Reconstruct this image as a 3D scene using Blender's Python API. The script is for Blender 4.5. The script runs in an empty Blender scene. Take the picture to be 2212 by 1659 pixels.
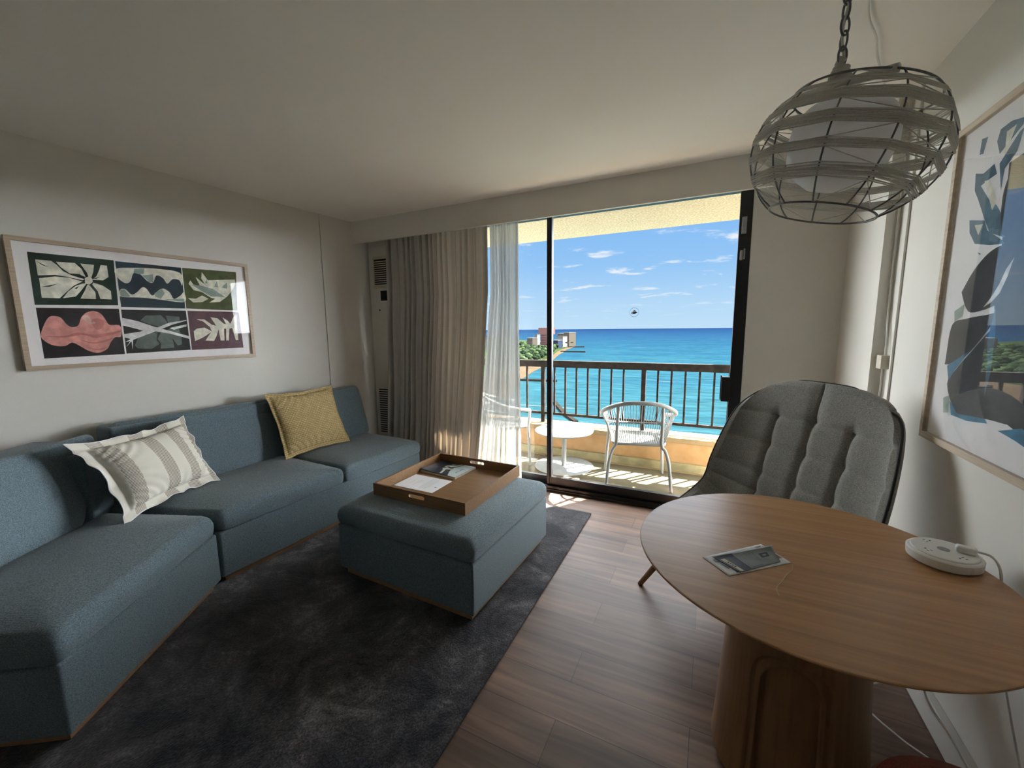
import bpy, bmesh, math, random
import numpy as np
from mathutils import Vector, Matrix, Quaternion
random.seed(7)
PI = math.pi
SC = bpy.context.scene
COL = SC.collection
R = math.radians

# ------------------------------------------------------------------ materials
def s2l(c):
    return tuple(((v/255)/12.92 if v/255 <= .04045 else ((v/255+.055)/1.055)**2.4) for v in c)
class NT:
    def __init__(s, mat): s.t = mat.node_tree; s.n = s.t.nodes; s.l = s.t.links
    def new(s, typ, **k):
        n = s.n.new(typ)
        for a, v in k.items():
            if a in n.inputs.keys() if hasattr(n, 'inputs') else False: n.inputs[a].default_value = v
            else: setattr(n, a, v)
        return n
    def link(s, a, b): s.l.new(a, b)
def base(name, col, rough=.6, metal=0, spec=None):
    m = bpy.data.materials.new(name); m.use_nodes = True
    b = m.node_tree.nodes['Principled BSDF']
    b.inputs['Base Color'].default_value = (*s2l(col), 1)
    b.inputs['Roughness'].default_value = rough
    b.inputs['Metallic'].default_value = metal
    if spec is not None: b.inputs['Specular IOR Level'].default_value = spec
    return m
def coords(nt, scale=(1,1,1), rot=(0,0,0), kind='Object'):
    tc = nt.new('ShaderNodeTexCoord'); mp = nt.new('ShaderNodeMapping')
    mp.inputs['Scale'].default_value = scale; mp.inputs['Rotation'].default_value = rot
    nt.link(tc.outputs[kind], mp.inputs['Vector']); return mp.outputs['Vector']
def noisy(name, c1, c2, scale=8, rough=.6, bump=.0, detail=4, stretch=(1,1,1), lo=.35, hi=.65, bscale=None, metal=0, bdist=.002, spec=None, rot=(0,0,0)):
    m = base(name, c1, rough, metal, spec); nt = NT(m); b = nt.n['Principled BSDF']
    v = coords(nt, stretch, rot)
    n = nt.new('ShaderNodeTexNoise'); n.inputs['Scale'].default_value = scale; n.inputs['Detail'].default_value = detail
    nt.link(v, n.inputs['Vector'])
    r = nt.new('ShaderNodeValToRGB'); r.color_ramp.elements[0].position = lo; r.color_ramp.elements[1].position = hi
    r.color_ramp.elements[0].color = (*s2l(c1), 1); r.color_ramp.elements[1].color = (*s2l(c2), 1)
    nt.link(n.outputs['Fac'], r.inputs['Fac']); nt.link(r.outputs['Color'], b.inputs['Base Color'])
    if bump:
        n2 = nt.new('ShaderNodeTexNoise'); n2.inputs['Scale'].default_value = bscale or scale*4; n2.inputs['Detail'].default_value = 3
        nt.link(v, n2.inputs['Vector'])
        bp = nt.new('ShaderNodeBump'); bp.inputs['Strength'].default_value = bump; bp.inputs['Distance'].default_value = bdist
        nt.link(n2.outputs['Fac'], bp.inputs['Height']); nt.link(bp.outputs['Normal'], b.inputs['Normal'])
    return m
def wood(name, c1, c2, axis=0, fine=60, rough=.45, rot=(0,0,0), spec=.5):
    st = [fine, fine, fine]; st[axis] = fine*.035
    return noisy(name, c1, c2, 1.0, rough, .15, 6, tuple(st), .3, .7, 2.0, bdist=.0006, rot=rot, spec=spec)
def fabric(name, c1, c2, scale=210):
    m = noisy(name, c1, c2, scale, .95, .0, 5, (1,1,2.2), .36, .64, spec=.15)
    nt = NT(m); b = nt.n['Principled BSDF']
    v = coords(nt)
    w = nt.new('ShaderNodeTexWave'); w.bands_direction = 'Z'; w.inputs['Scale'].default_value = 260; w.inputs['Distortion'].default_value = 1.5
    w2 = nt.new('ShaderNodeTexNoise'); w2.inputs['Scale'].default_value = 420
    ad = nt.new('ShaderNodeMath'); ad.operation = 'ADD'
    nt.link(v, w.inputs['Vector']); nt.link(v, w2.inputs['Vector'])
    nt.link(w.outputs['Fac'], ad.inputs[0]); nt.link(w2.outputs['Fac'], ad.inputs[1])
    bp = nt.new('ShaderNodeBump'); bp.inputs['Strength'].default_value = .35; bp.inputs['Distance'].default_value = .001
    nt.link(ad.outputs[0], bp.inputs['Height']); nt.link(bp.outputs['Normal'], b.inputs['Normal'])
    b.inputs['Sheen Weight'].default_value = .25; b.inputs['Sheen Roughness'].default_value = .5
    return m
def glassy(name, refl=.05, tint=(1,1,1), gain=1.0):
    m = bpy.data.materials.new(name); m.use_nodes = True; nt = NT(m)
    for n in list(nt.n): nt.n.remove(n)
    out = nt.new('ShaderNodeOutputMaterial'); mix = nt.new('ShaderNodeMixShader')
    tr = nt.new('ShaderNodeBsdfTransparent'); tr.inputs['Color'].default_value = (*tint, 1)
    gl = nt.new('ShaderNodeBsdfGlossy'); gl.inputs['Roughness'].default_value = .0
    lw = nt.new('ShaderNodeLayerWeight'); lw.inputs['Blend'].default_value = .5
    p = nt.new('ShaderNodeMath'); p.operation = 'POWER'; p.inputs[1].default_value = 5
    mu = nt.new('ShaderNodeMath'); mu.operation = 'MULTIPLY_ADD'; mu.inputs[1].default_value = (1-refl)*gain; mu.inputs[2].default_value = refl; mu.use_clamp = True
    nt.link(lw.outputs['Facing'], p.inputs[0]); nt.link(p.outputs[0], mu.inputs[0])
    nt.link(mu.outputs[0], mix.inputs[0]); nt.link(tr.outputs[0], mix.inputs[1]); nt.link(gl.outputs[0], mix.inputs[2])
    nt.link(mix.outputs[0], out.inputs[0]); return m

M = {}
M['wall'] = noisy('wall_paint', (216,213,205), (219,216,209), 3, .85, .08, bscale=180, bdist=.0006, spec=.2)
M['ceiling'] = noisy('ceiling_paint', (242,240,234), (244,242,237), 3, .9, .12, bscale=150, bdist=.0008, spec=.2)
M['white_paint'] = noisy('white_trim_paint', (205,204,198), (210,209,203), 4, .5)
M['black_metal'] = noisy('black_anodised_metal', (10,11,14), (15,16,20), 20, .38, spec=.5)
M['grey_metal'] = noisy('grey_metal', (140,142,145), (155,156,160), 30, .4, metal=.3)
M['sofa'] = fabric('blue_grey_upholstery', (74,89,97), (122,139,146))
M['grey_fabric'] = fabric('charcoal_upholstery', (108,107,102), (152,150,143))
M['piping'] = base('dark_piping', (35,35,36), .8)
M['oak'] = wood('oak_veneer', (150,112,74), (176,138,98), 0, 70, .35)
M['oak_d'] = wood('oak_veneer_dark', (128,92,60), (152,116,80), 2, 70, .4)
M['walnut'] = wood('tray_wood', (120,88,56), (142,107,72), 0, 80, .4)
M['plinth'] = wood('plinth_wood', (140,100,66), (160,120,84), 1, 60, .5)
M['frame'] = wood('pale_frame_wood', (172,152,128), (196,178,154), 1, 90, .5)
M['paper'] = noisy('paper_white', (228,228,230), (234,234,236), 5, .7)
M['artpaper'] = noisy('art_paper', (238,235,235), (242,240,240), 5, .8)
M['glass'] = glassy('picture_glass', .03, gain=1.0)
M['pane'] = glassy('window_glass', .02, (.99,.995,.995), .6)
M['white_plastic'] = noisy('white_plastic', (222,220,214), (226,224,218), 5, .4)
M['cream_plastic'] = noisy('cream_plastic', (200,192,172), (208,200,180), 5, .5)
M['globe'] = noisy('opal_glass', (240,240,243), (244,244,246), 4, .35)
M['rope'] = noisy('grey_rope', (222,219,212), (240,238,232), 260, .95, .6, bscale=500, bdist=.001)
M['cage'] = noisy('cage_metal', (120,120,122), (134,134,136), 40, .5, metal=.2)
M['rust'] = fabric('rust_upholstery', (150,62,40), (172,80,54))
M['dark'] = base('dark_void', (12,12,13), .8)
M['cord'] = noisy('white_cord', (215,212,205), (222,219,212), 6, .5)
M['out_white'] = noisy('white_outdoor_paint', (132,134,132), (140,142,140), 10, .5, .05, spec=.03)
M['peach'] = noisy('peach_stucco', (152,120,84), (162,130,94), 12, .9, .3, bscale=90, bdist=.002, spec=.03)
M['coping'] = noisy('pale_coping', (130,112,84), (138,120,92), 12, .9, .2, bscale=90, spec=.03)
M['kerb'] = noisy('weathered_kerb', (120,116,92), (150,140,108), 9, .9, .2, bscale=60, spec=.03)
M['soffit'] = noisy('rough_soffit_stucco', (196,184,154), (226,216,188), 60, .95, .9, bscale=110, bdist=.004, lo=.4, hi=.6, spec=.03)
M['balfloor'] = noisy('balcony_floor_coating', (84,78,61), (94,87,69), 6, .8, .15, bscale=120, spec=.03)
M['rail'] = noisy('bronze_rail_paint', (26,23,22), (44,40,37), 22, .8, .2, bscale=80, spec=.03)

def mat_floor():
    m = base('plank_floor', (120,105,95), .46, spec=.35); nt = NT(m); b = nt.n['Principled BSDF']
    v = coords(nt, (1,1,1))
    br = nt.new('ShaderNodeTexBrick'); br.offset = .37; br.inputs['Scale'].default_value = 1
    br.inputs['Brick Width'].default_value = 1.22; br.inputs['Row Height'].default_value = .18
    br.inputs['Mortar Size'].default_value = .0012; br.inputs['Mortar Smooth'].default_value = .2; br.inputs['Bias'].default_value = 0
    br.inputs['Color1'].default_value = (*s2l((126,99,83)), 1); br.inputs['Color2'].default_value = (*s2l((97,76,63)), 1)
    br.inputs['Mortar'].default_value = (*s2l((55,46,42)), 1)
    nt.link(v, br.inputs['Vector'])
    v2 = coords(nt, (1.6, 28, 10))
    n = nt.new('ShaderNodeTexNoise'); n.inputs['Scale'].default_value = 1; n.inputs['Detail'].default_value = 8; n.inputs['Distortion'].default_value = .6
    nt.link(v2, n.inputs['Vector'])
    v3 = coords(nt, (1.2, 6, 1)); n3 = nt.new('ShaderNodeTexNoise'); n3.inputs['Scale'].default_value = 1.2; n3.inputs['Detail'].default_value = 3
    nt.link(v3, n3.inputs['Vector'])
    mr = nt.new('ShaderNodeMapRange'); mr.inputs[1].default_value = .3; mr.inputs[2].default_value = .7; mr.inputs[3].default_value = .62; mr.inputs[4].default_value = 1.3
    nt.link(n.outputs['Fac'], mr.inputs[0])
    mr3 = nt.new('ShaderNodeMapRange'); mr3.inputs[1].default_value = .3; mr3.inputs[2].default_value = .7; mr3.inputs[3].default_value = .75; mr3.inputs[4].default_value = 1.25
    nt.link(n3.outputs['Fac'], mr3.inputs[0])
    mm = nt.new('ShaderNodeMath'); mm.operation = 'MULTIPLY'; nt.link(mr.outputs[0], mm.inputs[0]); nt.link(mr3.outputs[0], mm.inputs[1])
    vm = nt.new('ShaderNodeVectorMath'); vm.operation = 'SCALE'; nt.link(br.outputs['Color'], vm.inputs[0]); nt.link(mm.outputs[0], vm.inputs['Scale'])
    nt.link(vm.outputs[0], b.inputs['Base Color'])
    bp = nt.new('ShaderNodeBump'); bp.inputs['Strength'].default_value = .25; bp.inputs['Distance'].default_value = .001
    nt.link(n.outputs['Fac'], bp.inputs['Height']); nt.link(bp.outputs['Normal'], b.inputs['Normal'])
    return m
M['floor'] = mat_floor()
def mat_rug():
    m = base('distressed_rug', (40,40,46), 1, spec=.1); nt = NT(m); b = nt.n['Principled BSDF']
    v = coords(nt); n = nt.new('ShaderNodeTexNoise'); n.inputs['Scale'].default_value = 3.6; n.inputs['Detail'].default_value = 12; n.inputs['Roughness'].default_value = .74; n.inputs['Distortion'].default_value = .4
    nt.link(v, n.inputs['Vector'])
    r = nt.new('ShaderNodeValToRGB'); e = r.color_ramp.elements
    e[0].position = .40; e[0].color = (*s2l((33,33,40)), 1); e[1].position = .54; e[1].color = (*s2l((72,70,73)), 1)
    x = e.new(.63); x.color = (*s2l((108,106,110)), 1); x = e.new(.73); x.color = (*s2l((142,140,142)), 1)
    nt.link(n.outputs['Fac'], r.inputs['Fac'])
    n2 = nt.new('ShaderNodeTexNoise'); n2.inputs['Scale'].default_value = 160; n2.inputs['Detail'].default_value = 4
    v2 = coords(nt, (1, .6, 1)); nt.link(v2, n2.inputs['Vector'])
    mr = nt.new('ShaderNodeMapRange'); mr.inputs[1].default_value = .3; mr.inputs[2].default_value = .7; mr.inputs[3].default_value = .45; mr.inputs[4].default_value = 1.6
    nt.link(n2.outputs['Fac'], mr.inputs[0])
    vm = nt.new('ShaderNodeVectorMath'); vm.operation = 'SCALE'; nt.link(r.outputs['Color'], vm.inputs[0]); nt.link(mr.outputs[0], vm.inputs['Scale'])
    nt.link(vm.outputs[0], b.inputs['Base Color'])
    bp = nt.new('ShaderNodeBump'); bp.inputs['Strength'].default_value = .8; bp.inputs['Distance'].default_value = .006
    nt.link(n2.outputs['Fac'], bp.inputs['Height']); nt.link(bp.outputs['Normal'], b.inputs['Normal'])
    b.inputs['Sheen Weight'].default_value = .2
    return m
M['rug'] = mat_rug()
def mat_drape():
    m = noisy('linen_drape', (190,186,182), (212,208,203), 900, .95, .0, 2, spec=.1); nt = NT(m); b = nt.n['Principled BSDF']
    v = coords(nt, (30, 30, 30)); br = nt.new('ShaderNodeTexBrick'); br.inputs['Scale'].default_value = 1.0; br.inputs['Brick Width'].default_value = 1.7; br.inputs['Row Height'].default_value = .8; br.inputs['Mortar Size'].default_value = .05
    mp = nt.new('ShaderNodeSeparateXYZ'); cb = nt.new('ShaderNodeCombineXYZ'); nt.link(v, mp.inputs[0]); nt.link(mp.outputs[0], cb.inputs[0]); nt.link(mp.outputs[2], cb.inputs[1])
    nt.link(cb.outputs[0], br.inputs['Vector'])
    bp = nt.new('ShaderNodeBump'); bp.inputs['Strength'].default_value = .5; bp.inputs['Distance'].default_value = .001
    nt.link(br.outputs['Fac'], bp.inputs['Height']); nt.link(bp.outputs['Normal'], b.inputs['Normal'])
    tr = nt.new('ShaderNodeBsdfTranslucent'); tr.inputs['Color'].default_value = (*s2l((196,184,168)), 1)
    mx = nt.new('ShaderNodeMixShader'); mx.inputs[0].default_value = .28
    out = nt.n['Material Output']; nt.link(b.outputs[0], mx.inputs[1]); nt.link(tr.outputs[0], mx.inputs[2]); nt.link(mx.outputs[0], out.inputs[0])
    return m
M['drape'] = mat_drape()
def mat_sheer():
    m = base('sheer_voile', (190,190,186), .9, spec=.1); nt = NT(m); b = nt.n['Principled BSDF']; out = nt.n['Material Output']
    tl = nt.new('ShaderNodeBsdfTranslucent'); tl.inputs['Color'].default_value = (*s2l((176,176,172)), 1)
    tr = nt.new('ShaderNodeBsdfTransparent')
    m1 = nt.new('ShaderNodeMixShader'); m1.inputs[0].default_value = .4; nt.link(b.outputs[0], m1.inputs[1]); nt.link(tl.outputs[0], m1.inputs[2])
    m2 = nt.new('ShaderNodeMixShader'); m2.inputs[0].default_value = .32; nt.link(m1.outputs[0], m2.inputs[1]); nt.link(tr.outputs[0], m2.inputs[2])
    nt.link(m2.outputs[0], out.inputs[0]); return m
M['sheer'] = mat_sheer()
def add_translucent(key, col, f):
    m = M[key]; nt = NT(m); b = nt.n['Principled BSDF']; out = nt.n['Material Output']
    tl = nt.new('ShaderNodeBsdfTranslucent'); tl.inputs['Color'].default_value = (*s2l(col), 1)
    mx = nt.new('ShaderNodeMixShader'); mx.inputs[0].default_value = f
    nt.link(b.outputs[0], mx.inputs[1]); nt.link(tl.outputs[0], mx.inputs[2]); nt.link(mx.outputs[0], out.inputs[0])
add_translucent('globe', (250,250,252), .65)
add_translucent('rope', (235,232,226), .42)
def mat_stripe_pillow():
    m = base('striped_linen', (200,196,182), .95, spec=.1); nt = NT(m); b = nt.n['Principled BSDF']
    uv = nt.new('ShaderNodeUVMap'); uv.uv_map = 'UVMap'
    sp = nt.new('ShaderNodeSeparateXYZ'); nt.link(uv.outputs[0], sp.inputs[0])
    r = nt.new('ShaderNodeValToRGB'); r.color_ramp.interpolation = 'CONSTANT'; e = r.color_ramp.elements
    K = (0,0,0,1); W = (1,1,1,1)
    e[0].position = 0; e[0].color = K
    e[1].position = .10; e[1].color = W
    for p, c in ((.20,K),(.40,W),(.52,K),(.66,W),(.78,K),(.93,W)): x = e.new(p); x.color = c
    nt.link(sp.outputs[0], r.inputs['Fac'])
    w = nt.new('ShaderNodeMath'); w.operation = 'MULTIPLY'; w.inputs[1].default_value = 62*2*PI; nt.link(sp.outputs[1], w.inputs[0])
    s = nt.new('ShaderNodeMath'); s.operation = 'SINE'; nt.link(w.outputs[0], s.inputs[0])
    g = nt.new('ShaderNodeMath'); g.operation = 'GREATER_THAN'; g.inputs[1].default_value = -.1; nt.link(s.outputs[0], g.inputs[0])
    mu = nt.new('ShaderNodeMath'); mu.operation = 'MULTIPLY'; nt.link(g.outputs[0], mu.inputs[0]); nt.link(r.outputs['Color'], mu.inputs[1])
    mx = nt.new('ShaderNodeMix'); mx.data_type = 'RGBA'; mx.inputs[6].default_value = (*s2l((214,209,196)), 1); mx.inputs[7].default_value = (*s2l((132,120,108)), 1)
    nt.link(mu.outputs[0], mx.inputs[0]); nt.link(mx.outputs[2], b.inputs['Base Color'])
    v = coords(nt); n = nt.new('ShaderNodeTexNoise'); n.inputs['Scale'].default_value = 30; nt.link(v, n.inputs['Vector'])
    bp = nt.new('ShaderNodeBump'); bp.inputs['Strength'].default_value = .3; bp.inputs['Distance'].default_value = .004
    nt.link(n.outputs['Fac'], bp.inputs['Height']); nt.link(bp.outputs['Normal'], b.inputs['Normal'])
    return m
M['striped'] = mat_stripe_pillow()
def mat_yellow():
    m = base('yellow_weave', (205,176,110), .9, spec=.15); nt = NT(m); b = nt.n['Principled BSDF']
    uv = nt.new('ShaderNodeUVMap'); uv.uv_map = 'UVMap'
    br = nt.new('ShaderNodeTexBrick'); br.inputs['Scale'].default_value = 1; br.inputs['Brick Width'].default_value = .026; br.inputs['Row Height'].default_value = .016; br.inputs['Mortar Size'].default_value = .0022; br.inputs['Mortar Smooth'].default_value = .6
    br.inputs['Color1'].default_value = (*s2l((190,168,120)), 1); br.inputs['Color2'].default_value = (*s2l((202,181,134)), 1); br.inputs['Mortar'].default_value = (*s2l((146,122,78)), 1)
    nt.link(uv.outputs[0], br.inputs['Vector']); nt.link(br.outputs['Color'], b.inputs['Base Color'])
    bp = nt.new('ShaderNodeBump'); bp.inputs['Strength'].default_value = .6; bp.inputs['Distance'].default_value = .002; bp.invert = True
    nt.link(br.outputs['Fac'], bp.inputs['Height']); nt.link(bp.outputs['Normal'], b.inputs['Normal'])
    return m
M['yellow'] = mat_yellow()
PR = dict(forest=(26,48,38), navy=(30,48,60), olive=(74,82,46), ink=(34,29,32), ink2=(34,36,37), print_cream=(214,212,196), print_white=(215,215,214), sage=(140,156,146),
          rose=(206,142,132), rose_pale=(216,178,168), rose_dark=(180,112,104), slate=(92,102,98), plum=(92,66,72), teal=(72,106,124), blue_print=(48,112,142))
for k, c in PR.items():
    c2 = tuple(min(255, int(v*1.16+6)) for v in c)
    M[k] = noisy('print_'+k.replace('2',''), c, c2, 26, .75, detail=6, lo=.42, hi=.7)

# ------------------------------------------------------------------ mesh builder
class MB:
    def __init__(s): s.v = []; s.f = []; s.mi = []; s.mat = 0; s.uv = None
    def add(s, vs, fs, mi=None):
        o = len(s.v); s.v += [tuple(v) for v in vs]; s.f += [tuple(i+o for i in f) for f in fs]
        s.mi += [s.mat if mi is None else mi]*len(fs)
    def box(s, x0, x1, y0, y1, z0, z1, T=None):
        vs = [(x, y, z) for x in (x0, x1) for y in (y0, y1) for z in (z0, z1)]
        if T is not None: vs = [tuple(T @ Vector(v)) for v in vs]
        s.add(vs, [(0,1,3,2),(4,6,7,5),(0,4,5,1),(2,3,7,6),(0,2,6,4),(1,5,7,3)]); return s
    def prism(s, poly, z0, z1, T=None):
        n = len(poly); vs = [(x, y, z0) for x, y in poly]+[(x, y, z1) for x, y in poly]
        if T is not None: vs = [tuple(T @ Vector(v)) for v in vs]
        s.add(vs, [tuple(range(n))[::-1], tuple(range(n, 2*n))]+[(i, (i+1) % n, n+(i+1) % n, n+i) for i in range(n)]); return s
    def tube(s, pts, r, n=8, closed=False, caps=True, flat=None):
        P = [Vector(p) for p in pts]; m = len(P); rings = []; N = None
        rr = r if isinstance(r, (list, tuple)) else [r]*m
        for i in range(m):
            a = P[(i-1) % m] if (closed or i > 0) else P[i]; b = P[(i+1) % m] if (closed or i < m-1) else P[i]
            t = (b-a)
            if t.length < 1e-9: t = Vector((0,0,1))
            t.normalize()
            if N is None:
                N = t.orthogonal().normalized()
            N = (N - t*N.dot(t)); N = N.normalized() if N.length > 1e-6 else t.orthogonal().normalized()
            B = t.cross(N)
            rings.append([P[i]+(N*math.cos(2*PI*k/n)+B*math.sin(2*PI*k/n))*rr[i] for k in range(n)])
        vs = [v for ring in rings for v in ring]; fs = []
        for i in range(m if closed else m-1):
            j = (i+1) % m
            for k in range(n): fs.append((i*n+k, i*n+(k+1) % n, j*n+(k+1) % n, j*n+k))
        if caps and not closed: fs += [tuple(range(n))[::-1], tuple((m-1)*n+k for k in range(n))]
        s.add(vs, fs); return s
    def lathe(s, prof, c=(0,0,0), n=48, T=None):
        m = len(prof); vs = []
        for r, z in prof:
            for k in range(n): vs.append((c[0]+r*math.cos(2*PI*k/n), c[1]+r*math.sin(2*PI*k/n), c[2]+z))
        if T is not None: vs = [tuple(T @ Vector(v)) for v in vs]
        fs = [(i*n+k, i*n+(k+1) % n, (i+1)*n+(k+1) % n, (i+1)*n+k) for i in range(m-1) for k in range(n)]
        if prof[0][0] > 1e-5: fs.append(tuple(range(n))[::-1])
        if prof[-1][0] > 1e-5: fs.append(tuple((m-1)*n+k for k in range(n)))
        s.add(vs, fs); return s
    def grid(s, fn, nu, nv, cu=False, cv=False):
        vs = [fn(i/(nu if cu else nu-1), j/(nv if cv else nv-1)) for j in range(nv) for i in range(nu)]
        fs = [(j*nu+i, j*nu+(i+1) % nu, ((j+1) % nv)*nu+(i+1) % nu, ((j+1) % nv)*nu+i) for j in range(nv if cv else nv-1) for i in range(nu if cu else nu-1)]
        s.add(vs, fs); return s
    def build(s, name, mats, parent=None, smooth=False, bevel=0, segs=2, solid=0, sub=0, loc=None, uv=None, weld=False):
        me = bpy.data.meshes.new(name); me.from_pydata(s.v, [], s.f); me.validate(); me.update()
        if not isinstance(mats, (list, tuple)): mats = [mats]
        for m in mats: me.materials.append(M[m] if isinstance(m, str) else m)
        if len(mats) > 1 and len(me.polygons) == len(s.mi): me.polygons.foreach_set('material_index', s.mi)
        bm = bmesh.new(); bm.from_mesh(me)
        if weld: bmesh.ops.remove_doubles(bm, verts=bm.verts, dist=1e-5)
        bmesh.ops.recalc_face_normals(bm, faces=bm.faces); bm.to_mesh(me); bm.free()
        if uv is not None:
            l = me.uv_layers.new(name='UVMap')
            for lp in me.loops: l.data[lp.index].uv = uv[lp.vertex_index]
        me.polygons.foreach_set('use_smooth', [smooth]*len(me.polygons)); me.update()
        o = bpy.data.objects.new(name, me); COL.objects.link(o)
        if loc: o.location = loc
        if parent is not None: o.parent = parent
        if solid: md = o.modifiers.new('Solid', 'SOLIDIFY'); md.thickness = solid; md.offset = -1
        if bevel:
            md = o.modifiers.new('Bevel', 'BEVEL'); md.width = bevel; md.segments = segs; md.limit_method = 'ANGLE'; md.angle_limit = R(30)
            me.polygons.foreach_set('use_smooth', [True]*len(me.polygons)); md.harden_normals = True
        if sub: md = o.modifiers.new('Sub', 'SUBSURF'); md.levels = sub; md.render_levels = sub
        return o
def tag(o, label=None, cat=None, group=None, kind=None):
    if label: o['label'] = label
    if cat: o['category'] = cat
    if group: o['group'] = group
    if kind: o['kind'] = kind
    return o
def thing(name, label, cat, loc=(0,0,0), rz=0, group=None):
    o = bpy.data.objects.new(name, None); COL.objects.link(o); o.empty_display_size = .1
    o.location = loc; o.rotation_euler = (0,0,rz); return tag(o, label, cat, group)
def struct(name, label, cat='structure', mb=None, mats=None, **k):
    o = mb.build(name, mats, **k); return tag(o, label, cat, None, 'structure')
def cr(pts, n=8, closed=False):
    P = [Vector(p) for p in pts]; out = []; m = len(P)
    for i in range(m if closed else m-1):
        a, b, c, d = (P[(i-1) % m], P[i], P[(i+1) % m], P[(i+2) % m]) if closed else (P[max(i-1,0)], P[i], P[i+1], P[min(i+2,m-1)])
        for k in range(n):
            t = k/n; out.append(.5*((2*b)+(c-a)*t+(2*a-5*b+4*c-d)*t*t+(3*b-a-3*c+d)*t**3))
    if not closed: out.append(P[-1])
    return out
def rrect(x0, x1, y0, y1, r, n=6):
    o = []
    for cx, cy, a0 in ((x1-r,y1-r,0),(x0+r,y1-r,90),(x0+r,y0+r,180),(x1-r,y0+r,270)):
        for k in range(n+1): a = R(a0+90*k/n); o.append((cx+r*math.cos(a), cy+r*math.sin(a)))
    return o
def holed(name, outer, holes, depth, mat, parent, T, bevel=0):
    """plate with holes: outer/holes are 2-D loops, extruded by depth and placed with the matrix T"""
    bm = bmesh.new()
    for loop in [outer]+holes:
        vs = [bm.verts.new((x, y, 0)) for x, y in loop]
        for i in range(len(vs)): bm.edges.new((vs[i], vs[(i+1) % len(vs)]))
    bmesh.ops.triangle_fill(bm, use_beauty=True, edges=bm.edges[:])
    f = bm.faces[:]; r = bmesh.ops.extrude_face_region(bm, geom=f)
    bmesh.ops.translate(bm, verts=[e for e in r['geom'] if isinstance(e, bmesh.types.BMVert)], vec=(0,0,depth))
    bmesh.ops.recalc_face_normals(bm, faces=bm.faces)
    me = bpy.data.meshes.new(name); bm.transform(T); bm.to_mesh(me); bm.free(); me.materials.append(M[mat])
    o = bpy.data.objects.new(name, me); COL.objects.link(o); o.parent = parent
    return o
def text_mesh(s, size, mat, name, parent, T, extrude=.0004):
    cu = bpy.data.curves.new(name, 'FONT'); cu.body = s; cu.size = size; cu.extrude = extrude; cu.align_x = 'CENTER'; cu.align_y = 'CENTER'
    t = bpy.data.objects.new('tmp', cu); COL.objects.link(t)
    me = bpy.data.meshes.new_from_object(t.evaluated_get(bpy.context.evaluated_depsgraph_get()))
    bpy.data.objects.remove(t); me.name = name; me.transform(T); me.materials.clear(); me.materials.append(M[mat])
    o = bpy.data.objects.new(name, me); COL.objects.link(o); o.parent = parent; return o

# ------------------------------------------------------------------ camera
HC = 1.45
f_px = 876.08; yaw, pitch, roll = .455422, .136402, -.011044
cy_, sy_ = math.cos(yaw), math.sin(yaw)
fw = Vector((-sy_*math.cos(pitch), cy_*math.cos(pitch), -math.sin(pitch))); rt = Vector((cy_, sy_, 0)); up = rt.cross(fw)
r2 = rt*math.cos(roll)+up*math.sin(roll); u2 = -rt*math.sin(roll)+up*math.cos(roll)
cam = bpy.data.objects.new('camera', bpy.data.cameras.new('camera')); COL.objects.link(cam)
mw = Matrix.Identity(4)
for i in range(3): mw[i][0] = r2[i]; mw[i][1] = u2[i]; mw[i][2] = -fw[i]
mw[2][3] = HC; cam.matrix_world = mw
cam.data.sensor_width = 36; cam.data.lens = 36*f_px/2212; cam.data.clip_start = .05; cam.data.clip_end = 40000
SC.camera = cam
vs_ = SC.view_settings; vs_.view_transform = 'Standard'; vs_.look = 'None'; vs_.gamma = 1; vs_.use_curve_mapping = False
vs_.exposure = 1.06
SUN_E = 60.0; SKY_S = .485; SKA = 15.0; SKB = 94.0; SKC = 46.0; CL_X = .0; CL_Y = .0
try:
    SC.cycles.diffuse_bounces = 12; SC.cycles.max_bounces = 18; SC.cycles.transparent_max_bounces = 24; SC.cycles.sample_clamp_indirect = 15
except Exception: pass
# ------------------------------------------------------------------ room shell
XR = .80; YW = 3.307; HZ = 2.52
aL = R(3.3); TL = Matrix.Translation((-3.33, 2.74, 0)) @ Matrix.Rotation(-aL, 4, 'Z')
struct('floor', 'grey brown wood plank floor of the room', 'floor', MB().box(-4.1, .95, -2.4, 3.46, -.1, 0), 'floor')
struct('ceiling', 'pale cream painted ceiling', 'ceiling', MB().box(-4.1, .95, -2.4, 3.46, HZ, HZ+.12), 'ceiling')
struct('wall_left', 'cream wall behind the sofa', 'wall', MB().box(-.15, 0, -5.2, .9, 0, HZ, TL), 'wall')
struct('trim_1', 'shallow cream pilaster at the window end of the left wall', 'pilaster', MB().box(0, .012, .015, .62, 0, HZ, TL), 'wall')
b = MB().box(-3.6, -2.35, YW, YW+.15, 0, HZ).box(-2.35, .212, YW, YW+.15, 2.40, HZ).box(.212, .95, YW, YW+.15, 0, HZ)
struct('wall_back', 'cream wall around the sliding balcony door', 'wall', b, 'wall')
struct('wall_right', 'cream wall beside the round table', 'wall', MB().box(XR, .95, -2.4, YW, 0, HZ), 'wall')
struct('trim_2', 'cream corner column right of the balcony door', 'column', MB().box(.745, XR, 2.69, YW, 0, HZ), 'wall')
struct('wall_front', 'cream wall behind the viewer', 'wall', MB().box(-4.1, .95, -2.5, -2.4, 0, HZ), 'wall')
struct('trim_3', 'boxed valance over the curtains and balcony door', 'valance', MB().box(-3.33, .745, 3.107, 3.135, 2.311, HZ), 'wall')
struct('baseboard_right', 'white baseboard under the right wall', 'baseboard', MB().box(.772, XR, -2.4, 2.69, 0, .105), 'white_paint', bevel=.004)

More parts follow.
